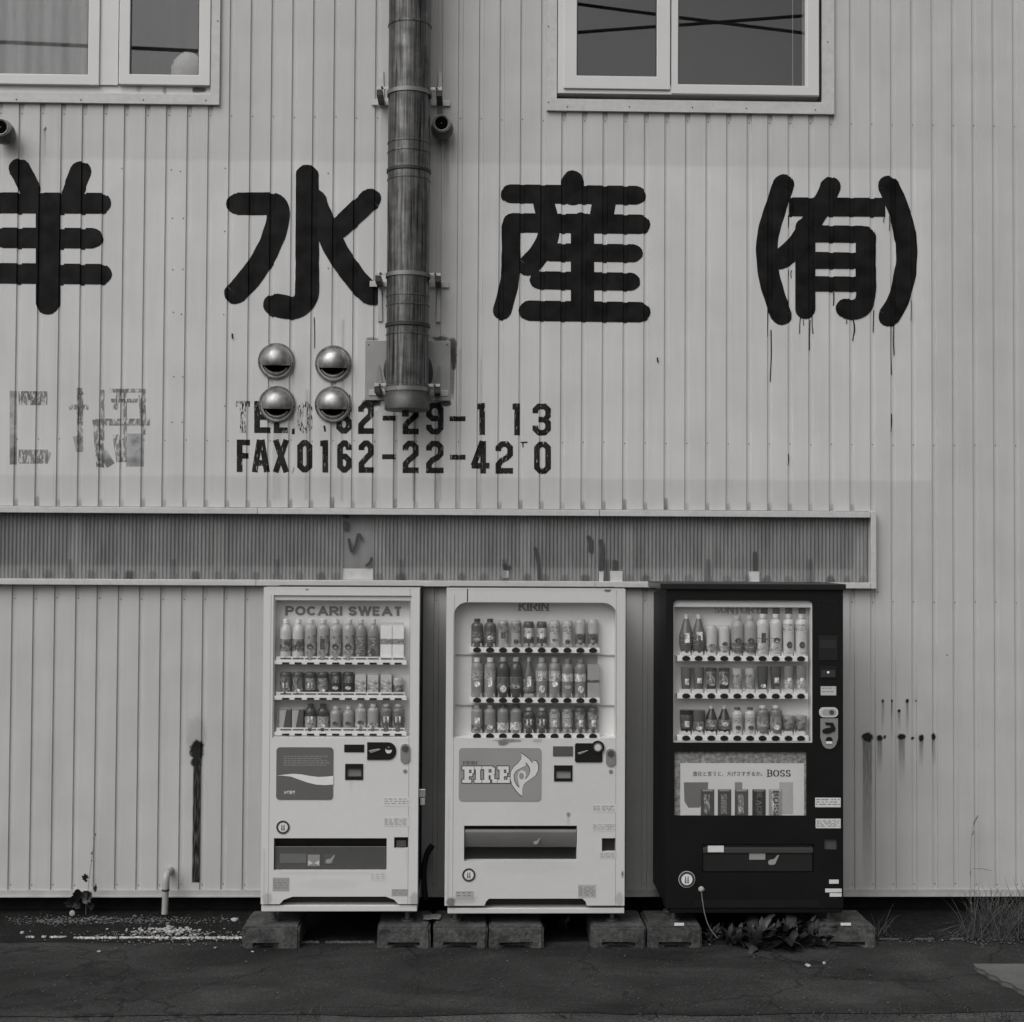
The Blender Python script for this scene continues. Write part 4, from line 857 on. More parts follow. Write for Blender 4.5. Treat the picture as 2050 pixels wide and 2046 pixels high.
def machine(label, L, R, T, Bt, base, disp, flap, holes, m, mside, zslope=0.0, depth=.70, rcorner=0, arch=None):
    cx, zb = W((L+R)/2, base[3], FY); t = thing('vending_machine', (cx, FY+depth/2, zb), label, 'vending machine', 'vending machines along the wall')
    x0, x1, z0, z1 = RC(L, T, R, Bt, FY)
    # cabinet behind the door
    yb = FY+depth
    MB().add([(x0+.004, FY+.13, z0+.01), (x1-.004, FY+.13, z0+.01), (x1-.004, yb, z0+.01), (x0+.004, yb, z0+.01), (x0+.004, FY+.13, z1-.004), (x1-.004, FY+.13, z1-.004), (x1-.004, yb, z1-.004-zslope), (x0+.004, yb, z1-.004-zslope)],
             [(0, 3, 2, 1), (4, 5, 6, 7), (0, 1, 5, 4), (1, 2, 6, 5), (2, 3, 7, 6), (3, 0, 4, 7)]).build('cabinet', mside, t)
    D = RC(*disp, FY); F_ = RC(*flap, FY); H = [RC(*h, FY) for h in holes]
    HH = [D, F_]+H
    if arch: HH.append(RC(arch[0], arch[1], arch[2], Bt+40, FY))
    mb = MB().holes(x0, x1, z0, z1, HH, FY, FY+.128)
    if rcorner:                                   # rounded upper corners of the display opening
        r = rcorner/sc(FY)
        for cxn, sg in ((D[0], 1), (D[1], -1)):
            pts = [(cxn, D[3])]+[(cxn+sg*(r-r*math.sin(a)), D[3]-(r-r*math.cos(a))) for a in [math.radians(90*k/8) for k in range(9)]]
            mb.prism(pts, FY, FY+.10)
    if arch:                                      # slanted ends of the kick opening
        xa, xb, za, zb2 = RC(arch[0], arch[1], arch[2], Bt, FY); s = arch[3]/sc(FY)
        mb.prism([(xa, za), (xa+s*.25, za), (xa+s*.5, za+(zb2-za)*.6), (xa+s, zb2), (xa, zb2)], FY, FY+.05); mb.prism([(xb, za), (xb-s*.25, za), (xb-s*.5, za+(zb2-za)*.6), (xb-s, zb2), (xb, zb2)], FY, FY+.05)
    mb.build('door', m, t)
    # door seams
    for a in (L+18, R-17) if m is not M_black else ():
        x, _ = W(a, T, FY); MB().box(x-.0012, x+.0012, FY-.0006, FY+.001, z0, z1-.002 if a == R-17 else z1-.04).build('seam', gm(110), t)
    bx0, bx1, bz0, bz1 = RC(*base, FY+.01)
    MB().box(bx0, bx1, FY+.01, yb-.02, bz0, bz1).build('plinth', m, t, bevel=.004)
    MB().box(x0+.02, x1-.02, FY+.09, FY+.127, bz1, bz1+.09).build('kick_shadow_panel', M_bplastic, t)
    for sx in (x0+.06, x1-.06):
        for yy in (FY+.10, FY+.30): MB().lathe([(.035, .122), (.035, .132), (.014, .135), (.014, bz0+.002)], (sx, yy, 0), 14).build('foot', mat('foot_steel', .12, .5, .5), t)
    # display liner
    dx0, dx1, dz0, dz1 = D
    MB().box(dx0-.004, dx1+.004, RY, RY+.002, dz0-.004, dz1+.004).build('display_back', M_inlay, t)
    MB().holes(dx0+.0005, dx1-.0005, dz0+.0005, dz1-.0005, [(dx0+.006, dx1-.006, dz0+.005, dz1-.005)], FY+.012, RY-.0005).build('display_liner', M_inlay, t)
    MB().box(dx0, dx1, FY+.004, FY+.007, dz0, dz1).build('display_glass', M_dglass, t)
    # delivery flap
    fx0, fx1, fz0, fz1 = F_
    MB().box(fx0-.004, fx1+.004, FY+.06, FY+.063, fz0-.004, fz1+.004).build('flap_recess', M_bplastic, t)
    return t, D, F_
def slotbox(t, name, a, b, c, d, m, inner=None, proud=.004):
    o_ = box(name, m, t, a, b, c, d, FY-proud, proud-.0006, bevel=.0012)
    if inner: box('slot', inner[1], o_, *inner[0], FY-proud-.0012, .001)
    return o_
def disc(name, m, t, px, py, r, y0, y1, seg=20):
    x, z = W(px, py, y0); R = r/sc(y0); return MB().lathe([(R, y1), (R, y0), (.0005, y0-.0002)], (x, 0, z), seg, 'y').build(name, m, t, smooth=40)
def row(prefix, specs, cols, zbase_px, Zs, mname, grp, pos, Yd=FY+.050):
    i = 0
    for n, kind, wpx, top, body, cap, lab, rng, desc in specs:
        for k in range(n):
            X, _ = W(cols[i], zbase_px, Yd); _, zt = W(cols[i], top, Yd)
            h = max(zt-Zs, .05)
            if cap is not None and kind == 'k': h *= .93
            drink(kind, wpx/sc(Yd), h, body, cap, lab, rng, X, Zs, '%s, %s from left on %s shelf of %s' % (desc, ORD[i], pos, mname), grp, Yd); i += 1

# ---------------- left machine
t, D, F_ = machine('white vending machine with dark square panel, leftmost of the three', 525, 838, 1176.5, 1810, (523, 1812.5, 835, 1825), (546.5, 1192, 823, 1477), (548, 1678, 774, 1742),
                   [(691, 1529, 727, 1561), (789, 1676, 817, 1698)], M_white, mat('machine_side_grey', .014, .7, var=.2, spec=.2), arch=(551, 1795, 806, 34))
MB().box(D[0], D[1], FY+.014, FY+.05, D[3]-.030, D[3]-.006).build('light_cover', gd(160), t, bevel=.004)
c1 = [571.8, 596.8, 621.6, 646.5, 672, 697.7, 722.3, 746.9, 773.4, 797]
za = shelf(t, c1, 1330.5, 1322.5, 549, 814, 1); zb_ = shelf(t, c1, 1401.5, 1393.5, 549, 814, 1); zc_ = shelf(t, c1, 1473, 1465, 549, 814, 1)
blocktext('lettering', 'POCARI SWEAT', gd(86), t, 571, 1213, 803, 1233.5, RY-.003, .24)
g1 = 'drinks in the left white machine'; n1 = 'left white machine'
row('a', [(2, 'b', 22, 1240, 140, 165, 84, (.22, .52), 'pale bottle with dark label band'), (4, 's', 23, 1240, 118, 150, 108, (.10, .62), 'plain grey bottle with pale cap'), (2, 'b', 21, 1240, 100, 145, 88, (.12, .6), 'dark grey tea bottle'), (2, 'k', 21, 1246, 172, 130, 100, (.46, .62), 'bright white carton with grey band')], c1, 1316, za, n1, g1, 'top')
row('a', [(2, 'c', 21, 1345, 62, None, 78, (.1, .8), 'dark can with grey print'), (2, 'c', 21, 1345, 55, None, 92, (.25, .75), 'dark can with lighter label'), (2, 'c', 21, 1345, 48, None, 66, (.55, .85), 'very dark can'), (3, 'k', 20, 1347, 138, 118, 122, (.06, .75), 'pale grey carton'), (1, 'c', 20, 1356, 128, None, 80, (.1, .6), 'small pale can with dark pattern')], c1, 1385, zb_, n1, g1, 'middle')
row('a', [(2, 'k', 21, 1417, 60, 120, 128, (.02, .10), 'dark carton with pale foot'), (2, 'b', 22, 1409, 52, 45, 112, (.12, .55), 'dark capped bottle with grey label'), (2, 'b', 21, 1414, 108, 150, None, None, 'plain grey small bottle'), (2, 's', 22, 1409, 115, 150, 135, (.12, .3), 'grey bottle with pale stripe'), (2, 's', 23, 1409, 82, 140, 66, (.15, .55), 'dark tea bottle with pale cap')], c1, 1457, zc_, n1, g1, 'bottom')
# white arcs on the two dark bottles and wedges on the dark cartons are part of their print
ad = rpanel('advert_panel', mat('ad_grey', alb(76), .3, var=.04), t, 553, 1496, 667, 1601, FY-.003, .0025, 7)
sw = [(235, 408), (300, 398), (380, 390), (450, 395), (520, 408), (600, 418), (680, 415), (733, 408), (733, 485), (660, 490), (580, 485), (500, 465), (430, 440), (360, 415), (290, 407)]
MB().flat([W(500+a*.2282, 1460+b*.2282, FY-.004) for a, b in sw], FY-.004).build('swoosh', gm(168), ad)
mb = MB(); rnd = random.Random(4)
for i in range(5):
    x = 568
    while x < (652 if i != 1 else 638):
        x2 = x+rnd.uniform(4, 10); a, b, c, d = RC(x, 1513+i*4.4, x2, 1515.2+i*4.4, FY-.004); mb.flat([(a, c), (b, c), (b, d), (a, d)], FY-.004); x = x2+1.6
mb.build('small_print', gm(100), ad)
text('maker_name', '大塚製薬', gm(165), ad, 568, 1583, 591, 1590, FY-.004, bold=.02)
slotbox(t, 'amount_display', 689, 1490.5, 729, 1506, M_bplastic)
cp_ = rpanel('coin_panel', M_bplastic, t, 735, 1486, 793, 1521, FY-.006, .0054, 16, (0, 1, 1, 0))
MB().prism([W(a, b, FY-.012) for a, b in ((738, 1503), (746, 1501), (760, 1499), (762, 1501), (752, 1505), (742, 1508))], FY-.012, FY-.0065).build('coin_lever', M_chrome, cp_, bevel=.001)
disc('coin_slot', gm(160), cp_, 778, 1502, 6.5, FY-.009, FY-.0062); x0, x1, z0, z1 = RC(773, 1496, 784, 1501, FY-.0095); MB().box(x0, x1, FY-.0105, FY-.0093, z0, z1).build('coin_shade', M_bplastic, cp_)
rpanel('lock_plate', M_chrome, t, 801.5, 1489, 820.5, 1528, FY-.008, .0074, 9); disc('lock_knob', mat('dark_chrome', .12, .4, .7), t, 811, 1499, 6.5, FY-.016, FY-.0085); disc('key_hole', gm(95), t, 811, 1544, 4, FY-.003, FY-.0006)
x0, x1, z0, z1 = RC(691, 1529, 727, 1561, FY); MB().holes(x0, x1, z0, z1, [(x0+.010, x1-.010, z0+.018, z1-.025)], FY-.004, FY+.02).build('note_reader', M_bplastic, t); MB().box(x0+.008, x1-.008, FY+.01, FY+.013, z0+.012, z1-.018).build('note_slot', gm(88), t)
x0, x1, z0, z1 = RC(789, 1676, 817, 1698, FY); MB().box(x0, x1, FY+.03, FY+.035, z0, z1).build('coin_return', M_bplastic, t)
MB().box(x0+.012, x1-.012, FY+.012, FY+.015, z0+.006, z1-.02).build('coin_flap', gm(62, .3), t)
def flap_panel(t, F_, v, drop, rough=.25):
    f = MB().box(F_[0]+.003, F_[1]-.003, FY+.014, FY+.020, F_[2]+.003, F_[3]-drop).build('delivery_flap', mat('flap_plastic_%d' % v, alb(v), rough, var=.15, scale=3), t, bevel=.003); return f
fl = flap_panel(t, F_, 62, .048)
def flat_on(name, par, v, a, b, c, d, Y): return box(name, gm(v), par, a, b, c, d, Y, .0008)
flat_on('flap_sticker', fl, 78, 560, 1709, 613, 1728, FY+.0128); flat_on('flap_sticker', fl, 105, 616, 1711, 640, 1734, FY+.0127); flat_on('flap_sticker', fl, 64, 649, 1710, 672, 1730, FY+.0128)
def hand(par, x, y, s, Y):                         # open-flap symbol
    P = [(0, 10), (0, 4), (4, 1), (12, 0), (20, -9), (23, -8), (18, 2), (15, 10), (10, 12), (3, 12)]
    MB().flat([W(x+a*s, y+b*s, Y) for a, b in P], Y).build('flap_symbol', gm(112), par)
hand(fl, 652, 1719, .8, FY+.0118)
mb = MB()
for q in (((617, 1722), (627, 1728), (617, 1732)), ((639, 1722), (629, 1728), (639, 1732))): mb.flat([W(a, b, FY+.0119) for a, b in q], FY+.0119)
mb.build('flap_symbol', gm(150), fl)
sticker(t, 768, 1596, 820, 1614, 158, 112, 3, 1); sticker(t, 768, 1636, 820, 1654, 156, 125, 5, 2); sticker(t, 546, 1757, 579, 1784, 118, 100, 4, 3); sticker(t, 742, 1747, 771, 1763, 155, 130, 3, 4); sticker(t, 784, 1780, 817, 1794, 120, 95, 2, 5)
badge(t, 566.5, 1656, 14)
hs = box('hasp', M_chrome, t, 838, 1580, 852, 1597, FY+.02, .03, bevel=.003); box('padlock', M_galv, hs, 841, 1598, 851, 1612, FY+.025, .02, bevel=.003)
film('grime', [('e', 535, 1800, 10, 12, .22), ('e', 830, 1800, 9, 14, .25), ('r', 527, 1700, 531, 1808, .12, -.6), ('r', 560, 1745, 770, 1752, .10, .6), ('e', 660, 1770, 60, 10, .05), ('r', 812, 1700, 815, 1740, .15, .9), ('r', 700, 1562, 706, 1600, .08, .9), ('e', 615, 1180, 3, 2, .7), ('r', 530, 1177, 836, 1181, .10, .5)], M_film2, t, yfun=FY, step=.005, off=.0007, Yp=FY)
# ---------------- middle machine
t, D, F_ = machine('white vending machine with flame logo panel, middle of the three', 892, 1251, 1178.5, 1813, (896, 1818, 1250, 1829), (907.5, 1206, 1235, 1478), (929, 1653, 1155, 1724),
                   [(1109, 1532, 1146, 1564), (1205, 1678, 1232, 1705)], M_white2, MATS['machine_side_grey'], rcorner=28, arch=(967, 1799, 1178, 12))
c2 = [955, 981, 1006.9, 1032.8, 1058.4, 1084.3, 1110.2, 1135.9, 1161.8, 1187.2]
za = shelf(t, c2, 1307, 1296.5, 940, 1201, 2); zb_ = shelf(t, c2, 1407.5, 1397, 940, 1201, 2); zc_ = shelf(t, c2, 1479, 1468.5, 940, 1201, 2)
blocktext('lettering', 'KIRIN', gd(98), t, 1036, 1204, 1101, 1224, RY-.003, .22, True)
for py in (1310, 1411): x0, x1, z0, z1 = RC(912, py, 1232, py+2, RY-.01); MB().box(x0, x1, RY-.01, RY-.001, z0, z1).build('divider', gd(120), t)
for py0, py1 in ((1310, 1386), (1411, 1460)):
    x0, x1, z0, z1 = RC(944, py0, 1196, py1, RY-.004); MB().box(x0, x1, RY-.004, RY-.002, z0, z1).build('display_card', gd(112), t)
g1 = 'drinks in the middle white machine'; n1 = 'middle white machine'
row('b', [(2, 's', 22, 1239, 66, 50, 76, (.2, .55), 'dark bottle with black cap'), (2, 'c', 19, 1242, 118, None, 98, (.55, .9), 'grey can with dark shading'), (2, 'c', 19, 1244, 62, None, 120, (.4, .75), 'dark can with bright mark'), (2, 'c', 19, 1242, 130, None, 118, (.5, .8), 'pale grey can'), (2, 'c', 19, 1240, 128, None, 68, (.02, .50), 'pale can with dark lower half')], c2, 1286, za, n1, g1, 'top')
row('b', [(2, 's', 22, 1317, 98, 160, 112, (.45, .7), 'grey bottle with white cap'), (2, 'b', 24, 1316, 54, 128, 74, (.22, .52), 'dark cola bottle with pale cap'), (1, 'p', 22, 1316, 70, 120, 88, (.15, .45), 'slender dark grey bottle'), (2, 's', 22, 1317, 96, 120, 132, (.42, .68), 'grey bottle with pale label'), (2, 's', 22, 1319, 92, 92, 138, (.42, .62), 'grey bottle with round white mark'), (1, 'k', 22, 1330, 112, None, 62, (.46, .54), 'grey carton with dark stripe')], c2, 1388, zb_, n1, g1, 'middle')
row('b', [(2, 's', 22, 1411, 98, 125, 80, (.1, .3), 'grey bottle with darker foot'), (2, 's', 22, 1411, 92, 60, 138, (.12, .38), 'grey bottle with white lower label'), (2, 's', 22, 1417, 58, 130, 68, (.1, .6), 'dark bottle with silver neck'), (2, 'c', 20, 1418, 92, None, 112, (.25, .85), 'grey can with pale label'), (2, 'c', 20, 1416, 60, None, 92, (.12, .82), 'dark can with pale label')], c2, 1459, zc_, n1, g1, 'bottom')
ad = rpanel('advert_panel', mat('ad_mid_grey', alb(112), .3, var=.04), t, 918.5, 1497.5, 1083.5, 1604, FY-.003, .0025, 7)
fo = [(755, 210), (790, 232), (830, 262), (856, 298), (866, 276), (890, 278), (908, 310), (908, 360), (885, 405), (845, 435), (800, 465), (780, 490), (768, 535), (768, 585), (745, 570), (710, 530), (680, 485), (665, 430), (670, 370), (695, 330), (735, 295), (760, 260), (765, 235)]
fi = [(800, 290), (830, 330), (838, 370), (820, 412), (793, 440), (805, 400), (795, 368), (765, 355), (735, 375), (725, 420), (735, 470), (745, 512), (720, 490), (700, 450), (695, 400), (715, 365), (760, 340), (800, 322)]
def zz(p, Y, k=1.0, c=(780, 400)): return [W(870+(c[0]+(a-c[0])*k)*.2282, 1460+(c[1]+(b-c[1])*k)*.2282, Y) for a, b in p]
MB().flat(zz(fo, FY-.0036, 1.05), FY-.0036).build('flame_outline', gm(52), ad); MB().flat(zz(fo, FY-.0042), FY-.0042).build('flame', gm(160), ad)
MB().flat(zz(fi, FY-.0046, 1.03, (768, 400)), FY-.0046).build('flame_inner_outline', gm(52), ad); MB().flat(zz(fi, FY-.005, .94, (765, 400)), FY-.005).build('flame_inner', gm(115), ad)
x, z = W(1044, 1553.5, FY-.0052); MB().flat([(x+.0135*math.cos(a), z+.019*math.sin(a)) for a in [math.pi*k/10 for k in range(20)]], FY-.0052).build('flame_eye', gm(108), ad)
blocktext('lettering', 'KIRIN', gm(70), ad, 926, 1523.5, 956, 1530.5, FY-.004, .18, True)
FIRE = [[(262, 325, 302, 470), (243, 325, 345, 354), (325, 325, 345, 385), (302, 384, 332, 412), (243, 441, 322, 470)], [(362, 325, 400, 470), (350, 325, 412, 352), (350, 443, 412, 470)],
        [(436, 325, 474, 470), (418, 325, 510, 350), (500, 335, 528, 395), (474, 380, 512, 404), (418, 443, 486, 470), (492, 398, 524, 440), (505, 436, 548, 470)], [(570, 325, 608, 470), (552, 325, 650, 353), (630, 325, 650, 382), (608, 384, 636, 412), (552, 442, 660, 470), (640, 418, 660, 470)]]
for L_ in FIRE:
    for nm, g_, Yq, e in (('letter_outline', 50, FY-.0036, 8), ('lettering', 162, FY-.0044, 0)):
        mb = MB()
        for i, (a, b, c, d) in enumerate(L_):
            x0, x1, z0, z1 = RC(870+(a-e)*.2282, 1460+(b-e)*.2282, 870+(c+e)*.2282, 1460+(d+e)*.2282, Yq); mb.flat([(x0, z0), (x1, z0), (x1, z1), (x0, z1)], Yq-.00003*i)
        mb.build(nm, gm(g_), ad)
slotbox(t, 'amount_display', 1107, 1494, 1147, 1514, mat('grey_screen', alb(66), .2))
cp_ = rpanel('coin_panel', M_bplastic, t, 1151, 1488, 1206, 1526, FY-.006, .0054, 4)
disc('ring', M_bplastic, cp_, 1197, 1496, 13, FY-.014, FY-.0065, 24); disc('ring_edge', mat('mid_chrome', .2, .4, .6), cp_, 1197, 1496, 9, FY-.0155, FY-.0145, 24); disc('coin_slot', gm(150), cp_, 1197, 1496.5, 6.5, FY-.017, FY-.0158)
MB().prism([W(a, b, FY-.012) for a, b in ((1156, 1508), (1164, 1505), (1178, 1502), (1170, 1507), (1160, 1511))], FY-.012, FY-.0065).build('coin_lever', M_chrome, cp_, bevel=.001)
rpanel('lock_plate', M_chrome, t, 1213, 1499, 1232.5, 1534, FY-.008, .0074, 9); disc('lock_knob', MATS['dark_chrome'], t, 1223, 1509, 6.5, FY-.016, FY-.0085); disc('key_hole', gm(95), t, 1223, 1545, 4, FY-.003, FY-.0006)
x0, x1, z0, z1 = RC(1109, 1532, 1146, 1564, FY); MB().holes(x0, x1, z0, z1, [(x0+.010, x1-.010, z0+.016, z1-.03)], FY-.004, FY+.02).build('note_reader', M_bplastic, t); MB().box(x0+.008, x1-.008, FY+.008, FY+.013, z0+.014, z1-.03).build('note_slot', gm(100), t)
x0, x1, z0, z1 = RC(1205, 1678, 1232, 1705, FY); MB().box(x0, x1, FY+.03, FY+.035, z0, z1).build('coin_return', mat('return_dark', alb(36), .3), t)
fx0, fx1, fz0, fz1 = F_
pr = [(FY+.020, fz1-.022), (FY+.012, fz1-.026), (FY+.007, fz1-.034), (FY+.008, fz1-.044), (FY+.020, fz1-.10), (FY+.034, fz1-.125), (FY+.05, fz1-.13)]
n = len(pr); fl = MB().add([(fx0+.004, y, z) for y, z in pr]+[(fx1-.004, y, z) for y, z in pr], [(i, i+1, n+i+1, n+i) for i in range(n-1)]).build('delivery_flap', mat('flap_grey', alb(86), .3, var=.12, scale=4), t, smooth=60)
hand(fl, 1068, 1683, .6, FY+.006)
sticker(t, 1186, 1611, 1234, 1626, 153, 100, 3, 6); sticker(t, 1186, 1648, 1232, 1664, 151, 122, 4, 7); sticker(t, 1200, 1706, 1234, 1718, 146, 118, 3, 8); sticker(t, 912, 1784, 948, 1800, 128, 84, 2, 9); sticker(t, 1157, 1771, 1193, 1797, 130, 104, 5, 10)
badge(t, 938.5, 1751.5, 14)
x0, x1, z0, z1 = RC(935, 1178, 937, 1205, FY); MB().box(x0, x1, FY-.0008, FY+.001, z0, z1).build('crack', M_bplastic, t)
film('grime', [('e', 1016, 1483, 26, 4, .5), ('e', 1008, 1487, 10, 6, .6), ('e', 1076, 1483, 10, 4, .25), ('e', 1138, 1631, 4, 5, .5), ('r', 1136, 1634, 1140, 1652, .3, .7), ('e', 902, 1806, 9, 10, .6), ('e', 1246, 1750, 2, 8, .6), ('e', 1240, 1800, 8, 14, .2), ('e', 930, 1800, 24, 10, .15), ('e', 1216, 1182, 8, 2.5, .8), ('r', 896, 1600, 899, 1806, .10, -.8), ('e', 1060, 1735, 90, 14, .04), ('r', 894, 1179, 1249, 1183, .10, .5)], M_film2, t, yfun=FY, step=.005, off=.0007, Yp=FY)
# ---------------- black machine
t, D, F_ = machine('black vending machine with flat overhanging lid, rightmost of the three', 1333, 1688, 1180, 1818, (1340, 1819, 1686, 1828), (1348, 1202, 1627, 1487), (1406, 1690, 1629, 1747),
                   [(1350, 1505, 1615, 1633), (1650, 1680, 1676, 1701)], M_black, mat('machine_side_dark', .012, .5, spec=.3, var=.5, scale=9, stretch=(2, 2, .4)), zslope=.03, depth=.60, rcorner=9)
x0, x1, z0, z1 = RC(1322, 1168.5, 1694, 1180.5, FY-.02); MB().box(x0, x1, FY-.02, FY+.56, z0, z1).build('lid', M_bplastic, t, bevel=.003)
x0, x1, z0, z1 = RC(1349, 1203, 1626, 1216, FY+.018); MB().box(x0, x1, FY+.018, FY+.06, z0, z1).build('light_cover', gd(150), t, bevel=.004)
c3 = [1373.5, 1398.5, 1424, 1449.8, 1475.9, 1501.4, 1526.5, 1552.8, 1578.3, 1603.4]
za = shelf(t, c3, 1324, 1313, 1356, 1618, 3); zb_ = shelf(t, c3, 1399, 1388.5, 1356, 1618, 3); zc_ = shelf(t, c3, 1483.5, 1472.5, 1356, 1619, 3)
blocktext('lettering', 'SUNTORY', gd(108), t, 1430, 1212, 1524, 1229, RY-.003, .16, True)
mb = MB()
for px in (1530, 1554, 1579, 1606): x0, x1, z0, z1 = RC(px-7, 1217, px+7, 1229, RY-.004); mb.box(x0, x1, RY-.004, RY-.002, z0, z1)
mb.build('promo_mark', gd(92), t)
g1 = 'drinks in the black machine'; n1 = 'black machine'
row('c', [(2, 'p', 26, 1231, 74, 150, 64, (.2, .5), 'dark pear shaped bottle'), (2, 'c', 21, 1252, 138, None, 108, (.03, .25), 'pale can with darker foot'), (2, 'b', 25, 1233, 112, 130, 74, (.03, .28), 'bottle with dark foot and pale body'), (2, 's', 23, 1230, 140, 150, 128, (.02, .4), 'pale milky bottle'), (2, 's', 22, 1230, 142, 145, 130, (.55, .75), 'pale bottle with faint label')], c3, 1302, za+.014, n1, g1, 'top')
row('c', [(2, 'u', 20, 1336, 72, None, None, None, 'plain dark grey cup can'), (2, 'u', 20, 1337, 50, None, 84, (.3, .85), 'dark can with pale lettering panel'), (2, 'u', 19, 1338, 128, None, 108, (.1, .75), 'pale patterned can'), (2, 'u', 20, 1334, 62, None, 78, (.02, .2), 'dark can with grey foot'), (2, 'u', 20, 1332, 92, None, 130, (.05, .45), 'two tone can with pale lower half')], c3, 1378, zb_+.012, n1, g1, 'middle')
row('c', [(1, 'u', 24, 1421, 38, None, 60, (.2, .8), 'wide black can'), (1, 'u', 24, 1421, 66, None, 78, (.1, .5), 'wide dark grey can'), (2, 'p', 24, 1413, 40, 140, 82, (.14, .5), 'black triangular bottle with grey label'), (2, 's', 21, 1416, 132, 70, 112, (.4, .6), 'pale bottle with dark lid'), (2, 's', 24, 1412, 84, 150, 96, (.2, .6), 'grey bottle with white cap'), (2, 'u', 22, 1432, 108, None, 92, (.1, .8), 'small grey speckled can')], c3, 1462, zc_+.012, n1, g1, 'bottom')
# poster window
PYs = FY+.016
MB().box(*RC(1346, 1501, 1619, 1637, PYs)[:2], PYs, PYs+.003, *RC(1346, 1501, 1619, 1637, PYs)[2:]).build('poster_back', mat('poster_photo', alb(112), .4, var=.85, scale=38), t)
po = box('poster', mat('poster_white', alb(172), .4, var=.03), t, 1362, 1528, 1610, 1636, PYs-.003, .002)
YP = PYs-.0036
text('slogan', '進化と言うと、大げさすぎるか。', gm(66), po, 1387, 1544, 1526, 1554, YP, bold=.012)
blocktext('lettering', 'BOSS', gm(48), po, 1535, 1540.5, 1583, 1555.5, YP, .2, True)
MB().flat([W(a, b, YP) for a, b in ((1369, 1566), (1418, 1566), (1416, 1600), (1400, 1617), (1378, 1617), (1370, 1604))], YP).build('printed_shape', gm(92), po)
MB().flat([W(a, b, YP) for a, b in ((1471, 1566), (1486, 1566), (1486, 1580), (1471, 1580))], YP).build('printed_shape', gm(110), po)
MB().flat([W(a, b, YP) for a, b in ((1560, 1566), (1588, 1566), (1588, 1630), (1560, 1630))], YP+.0003).build('printed_shape', gm(142), po)
for i, (a, v, s) in enumerate(((1403, 62, 78), (1437, 58, 82), (1471, 66, 90), (1506, 44, 88), (1539, 120, 50))):
    o_ = MB().flat(rrect(*RC(a, 1580, a+27, 1636, YP-.0004), .006), YP-.0004).build('printed_can', gm(v), po)
    MB().flat(rrect(*RC(a+3, 1580.5, a+24, 1584, YP-.0008), .002), YP-.0008).build('can_rim', gm(v+60 if v < 100 else 150), o_)
    MB().flat(rrect(*RC(a+6, 1590, a+18, 1630, YP-.0008), .004), YP-.0008).build('can_print', gd(s if i < 3 else v, .4, 1), o_)
    if i >= 3: blocktext('can_lettering', 'BLACK' if i == 3 else 'BOSS', gm(s if i == 3 else 52), o_, a+9, 1582, a+20, 1634, YP-.0012, .2, True, True)
x0, x1, z0, z1 = RC(1350, 1505, 1615, 1633, FY); MB().box(x0, x1, FY+.003, FY+.006, z0, z1).build('poster_glass', M_dglass, t)
mb = MB(); a_, b_, c_, d_ = RC(1638, 1202, 1673, 1237, FY); mb.holes(a_, b_, c_, d_, [(a_+.004, b_-.004, c_+.004, d_-.004)], FY-.0015, FY-.0003); mb.build('cover_plate', M_bplastic, t)
slotbox(t, 'note_panel', 1639, 1273, 1677, 1322, mat('panel_black', .014, .25), ((1642, 1281, 1674, 1298), gm(38, .25)), .003)
o_ = slotbox(t, 'card_reader', 1641, 1334, 1675, 1358, M_bplastic, ((1644, 1341, 1672, 1355), gm(44, .3)), .004); disc('lamp_dot', gm(190), o_, 1658, 1346, 2.4, FY-.0062, FY-.0052, 10)
sticker(t, 1643, 1374, 1674, 1392, 140, 100, 2, 11)
cp_ = rpanel('coin_plate', gm(148, .3), t, 1640, 1416, 1678, 1436, FY-.006, .0054, 9); rpanel('coin_recess', gm(120), cp_, 1646, 1420, 1674, 1432, FY-.0072, .001, 5); disc('coin_slot', gm(55), cp_, 1665, 1426, 5, FY-.009, FY-.0073)
x0, x1, z0, z1 = RC(1642, 1438, 1677, 1499, FY); r = 15/sc(FY)
lp = MB().prism([(x0, z1), (x1, z1), (x1, z0+r*1.4), (x1-.006, z0+r)]+[((x0+x1)/2+(r)*math.cos(a), z0+r+r*math.sin(a)) for a in [math.radians(-10-16*k) for k in range(11)]]+[(x0+.006, z0+r), (x0, z0+r*1.4)], FY-.008, FY-.0006).build('return_plate', mat('return_grey', alb(112), .35, .3), t)
MB().prism([W(a, b, FY-.014) for a, b in ((1652, 1446), (1668, 1447), (1673, 1458), (1671, 1464), (1657, 1469), (1648, 1468), (1646, 1462), (1652, 1458), (1664, 1456), (1662, 1452), (1653, 1451))], FY-.014, FY-.0085).build('return_lever', M_bplastic, lp, bevel=.001)
disc('return_button', M_bplastic, lp, 1660, 1482, 7, FY-.011, FY-.0082); flat_on('button_lip', lp, 165, 1654, 1484, 1666, 1489, FY-.0118)
sticker(t, 1632, 1597, 1683, 1616, 158, 95, 3, 12); sticker(t, 1633, 1639, 1683, 1658, 158, 118, 5, 13)
x0, x1, z0, z1 = RC(1650, 1680, 1676, 1701, FY); MB().box(x0, x1, FY+.014, FY+.018, z0, z1).build('coin_return', mat('return_mid', alb(60), .3), t)
fl = MB().box(F_[0]+.003, F_[1]-.003, FY+.012, FY+.018, F_[2]+.003, F_[3]-.004).build('delivery_flap', mat('flap_black', alb(32), .25, var=.15), t, bevel=.003)
x0, x1, z0, z1 = RC(1407, 1697, 1628, 1708, FY+.004); MB().box(x0, x1, FY+.004, FY+.0118, z0, z1).build('flap_bar', mat('flap_bar_grey', alb(50), .3), fl, bevel=.003)
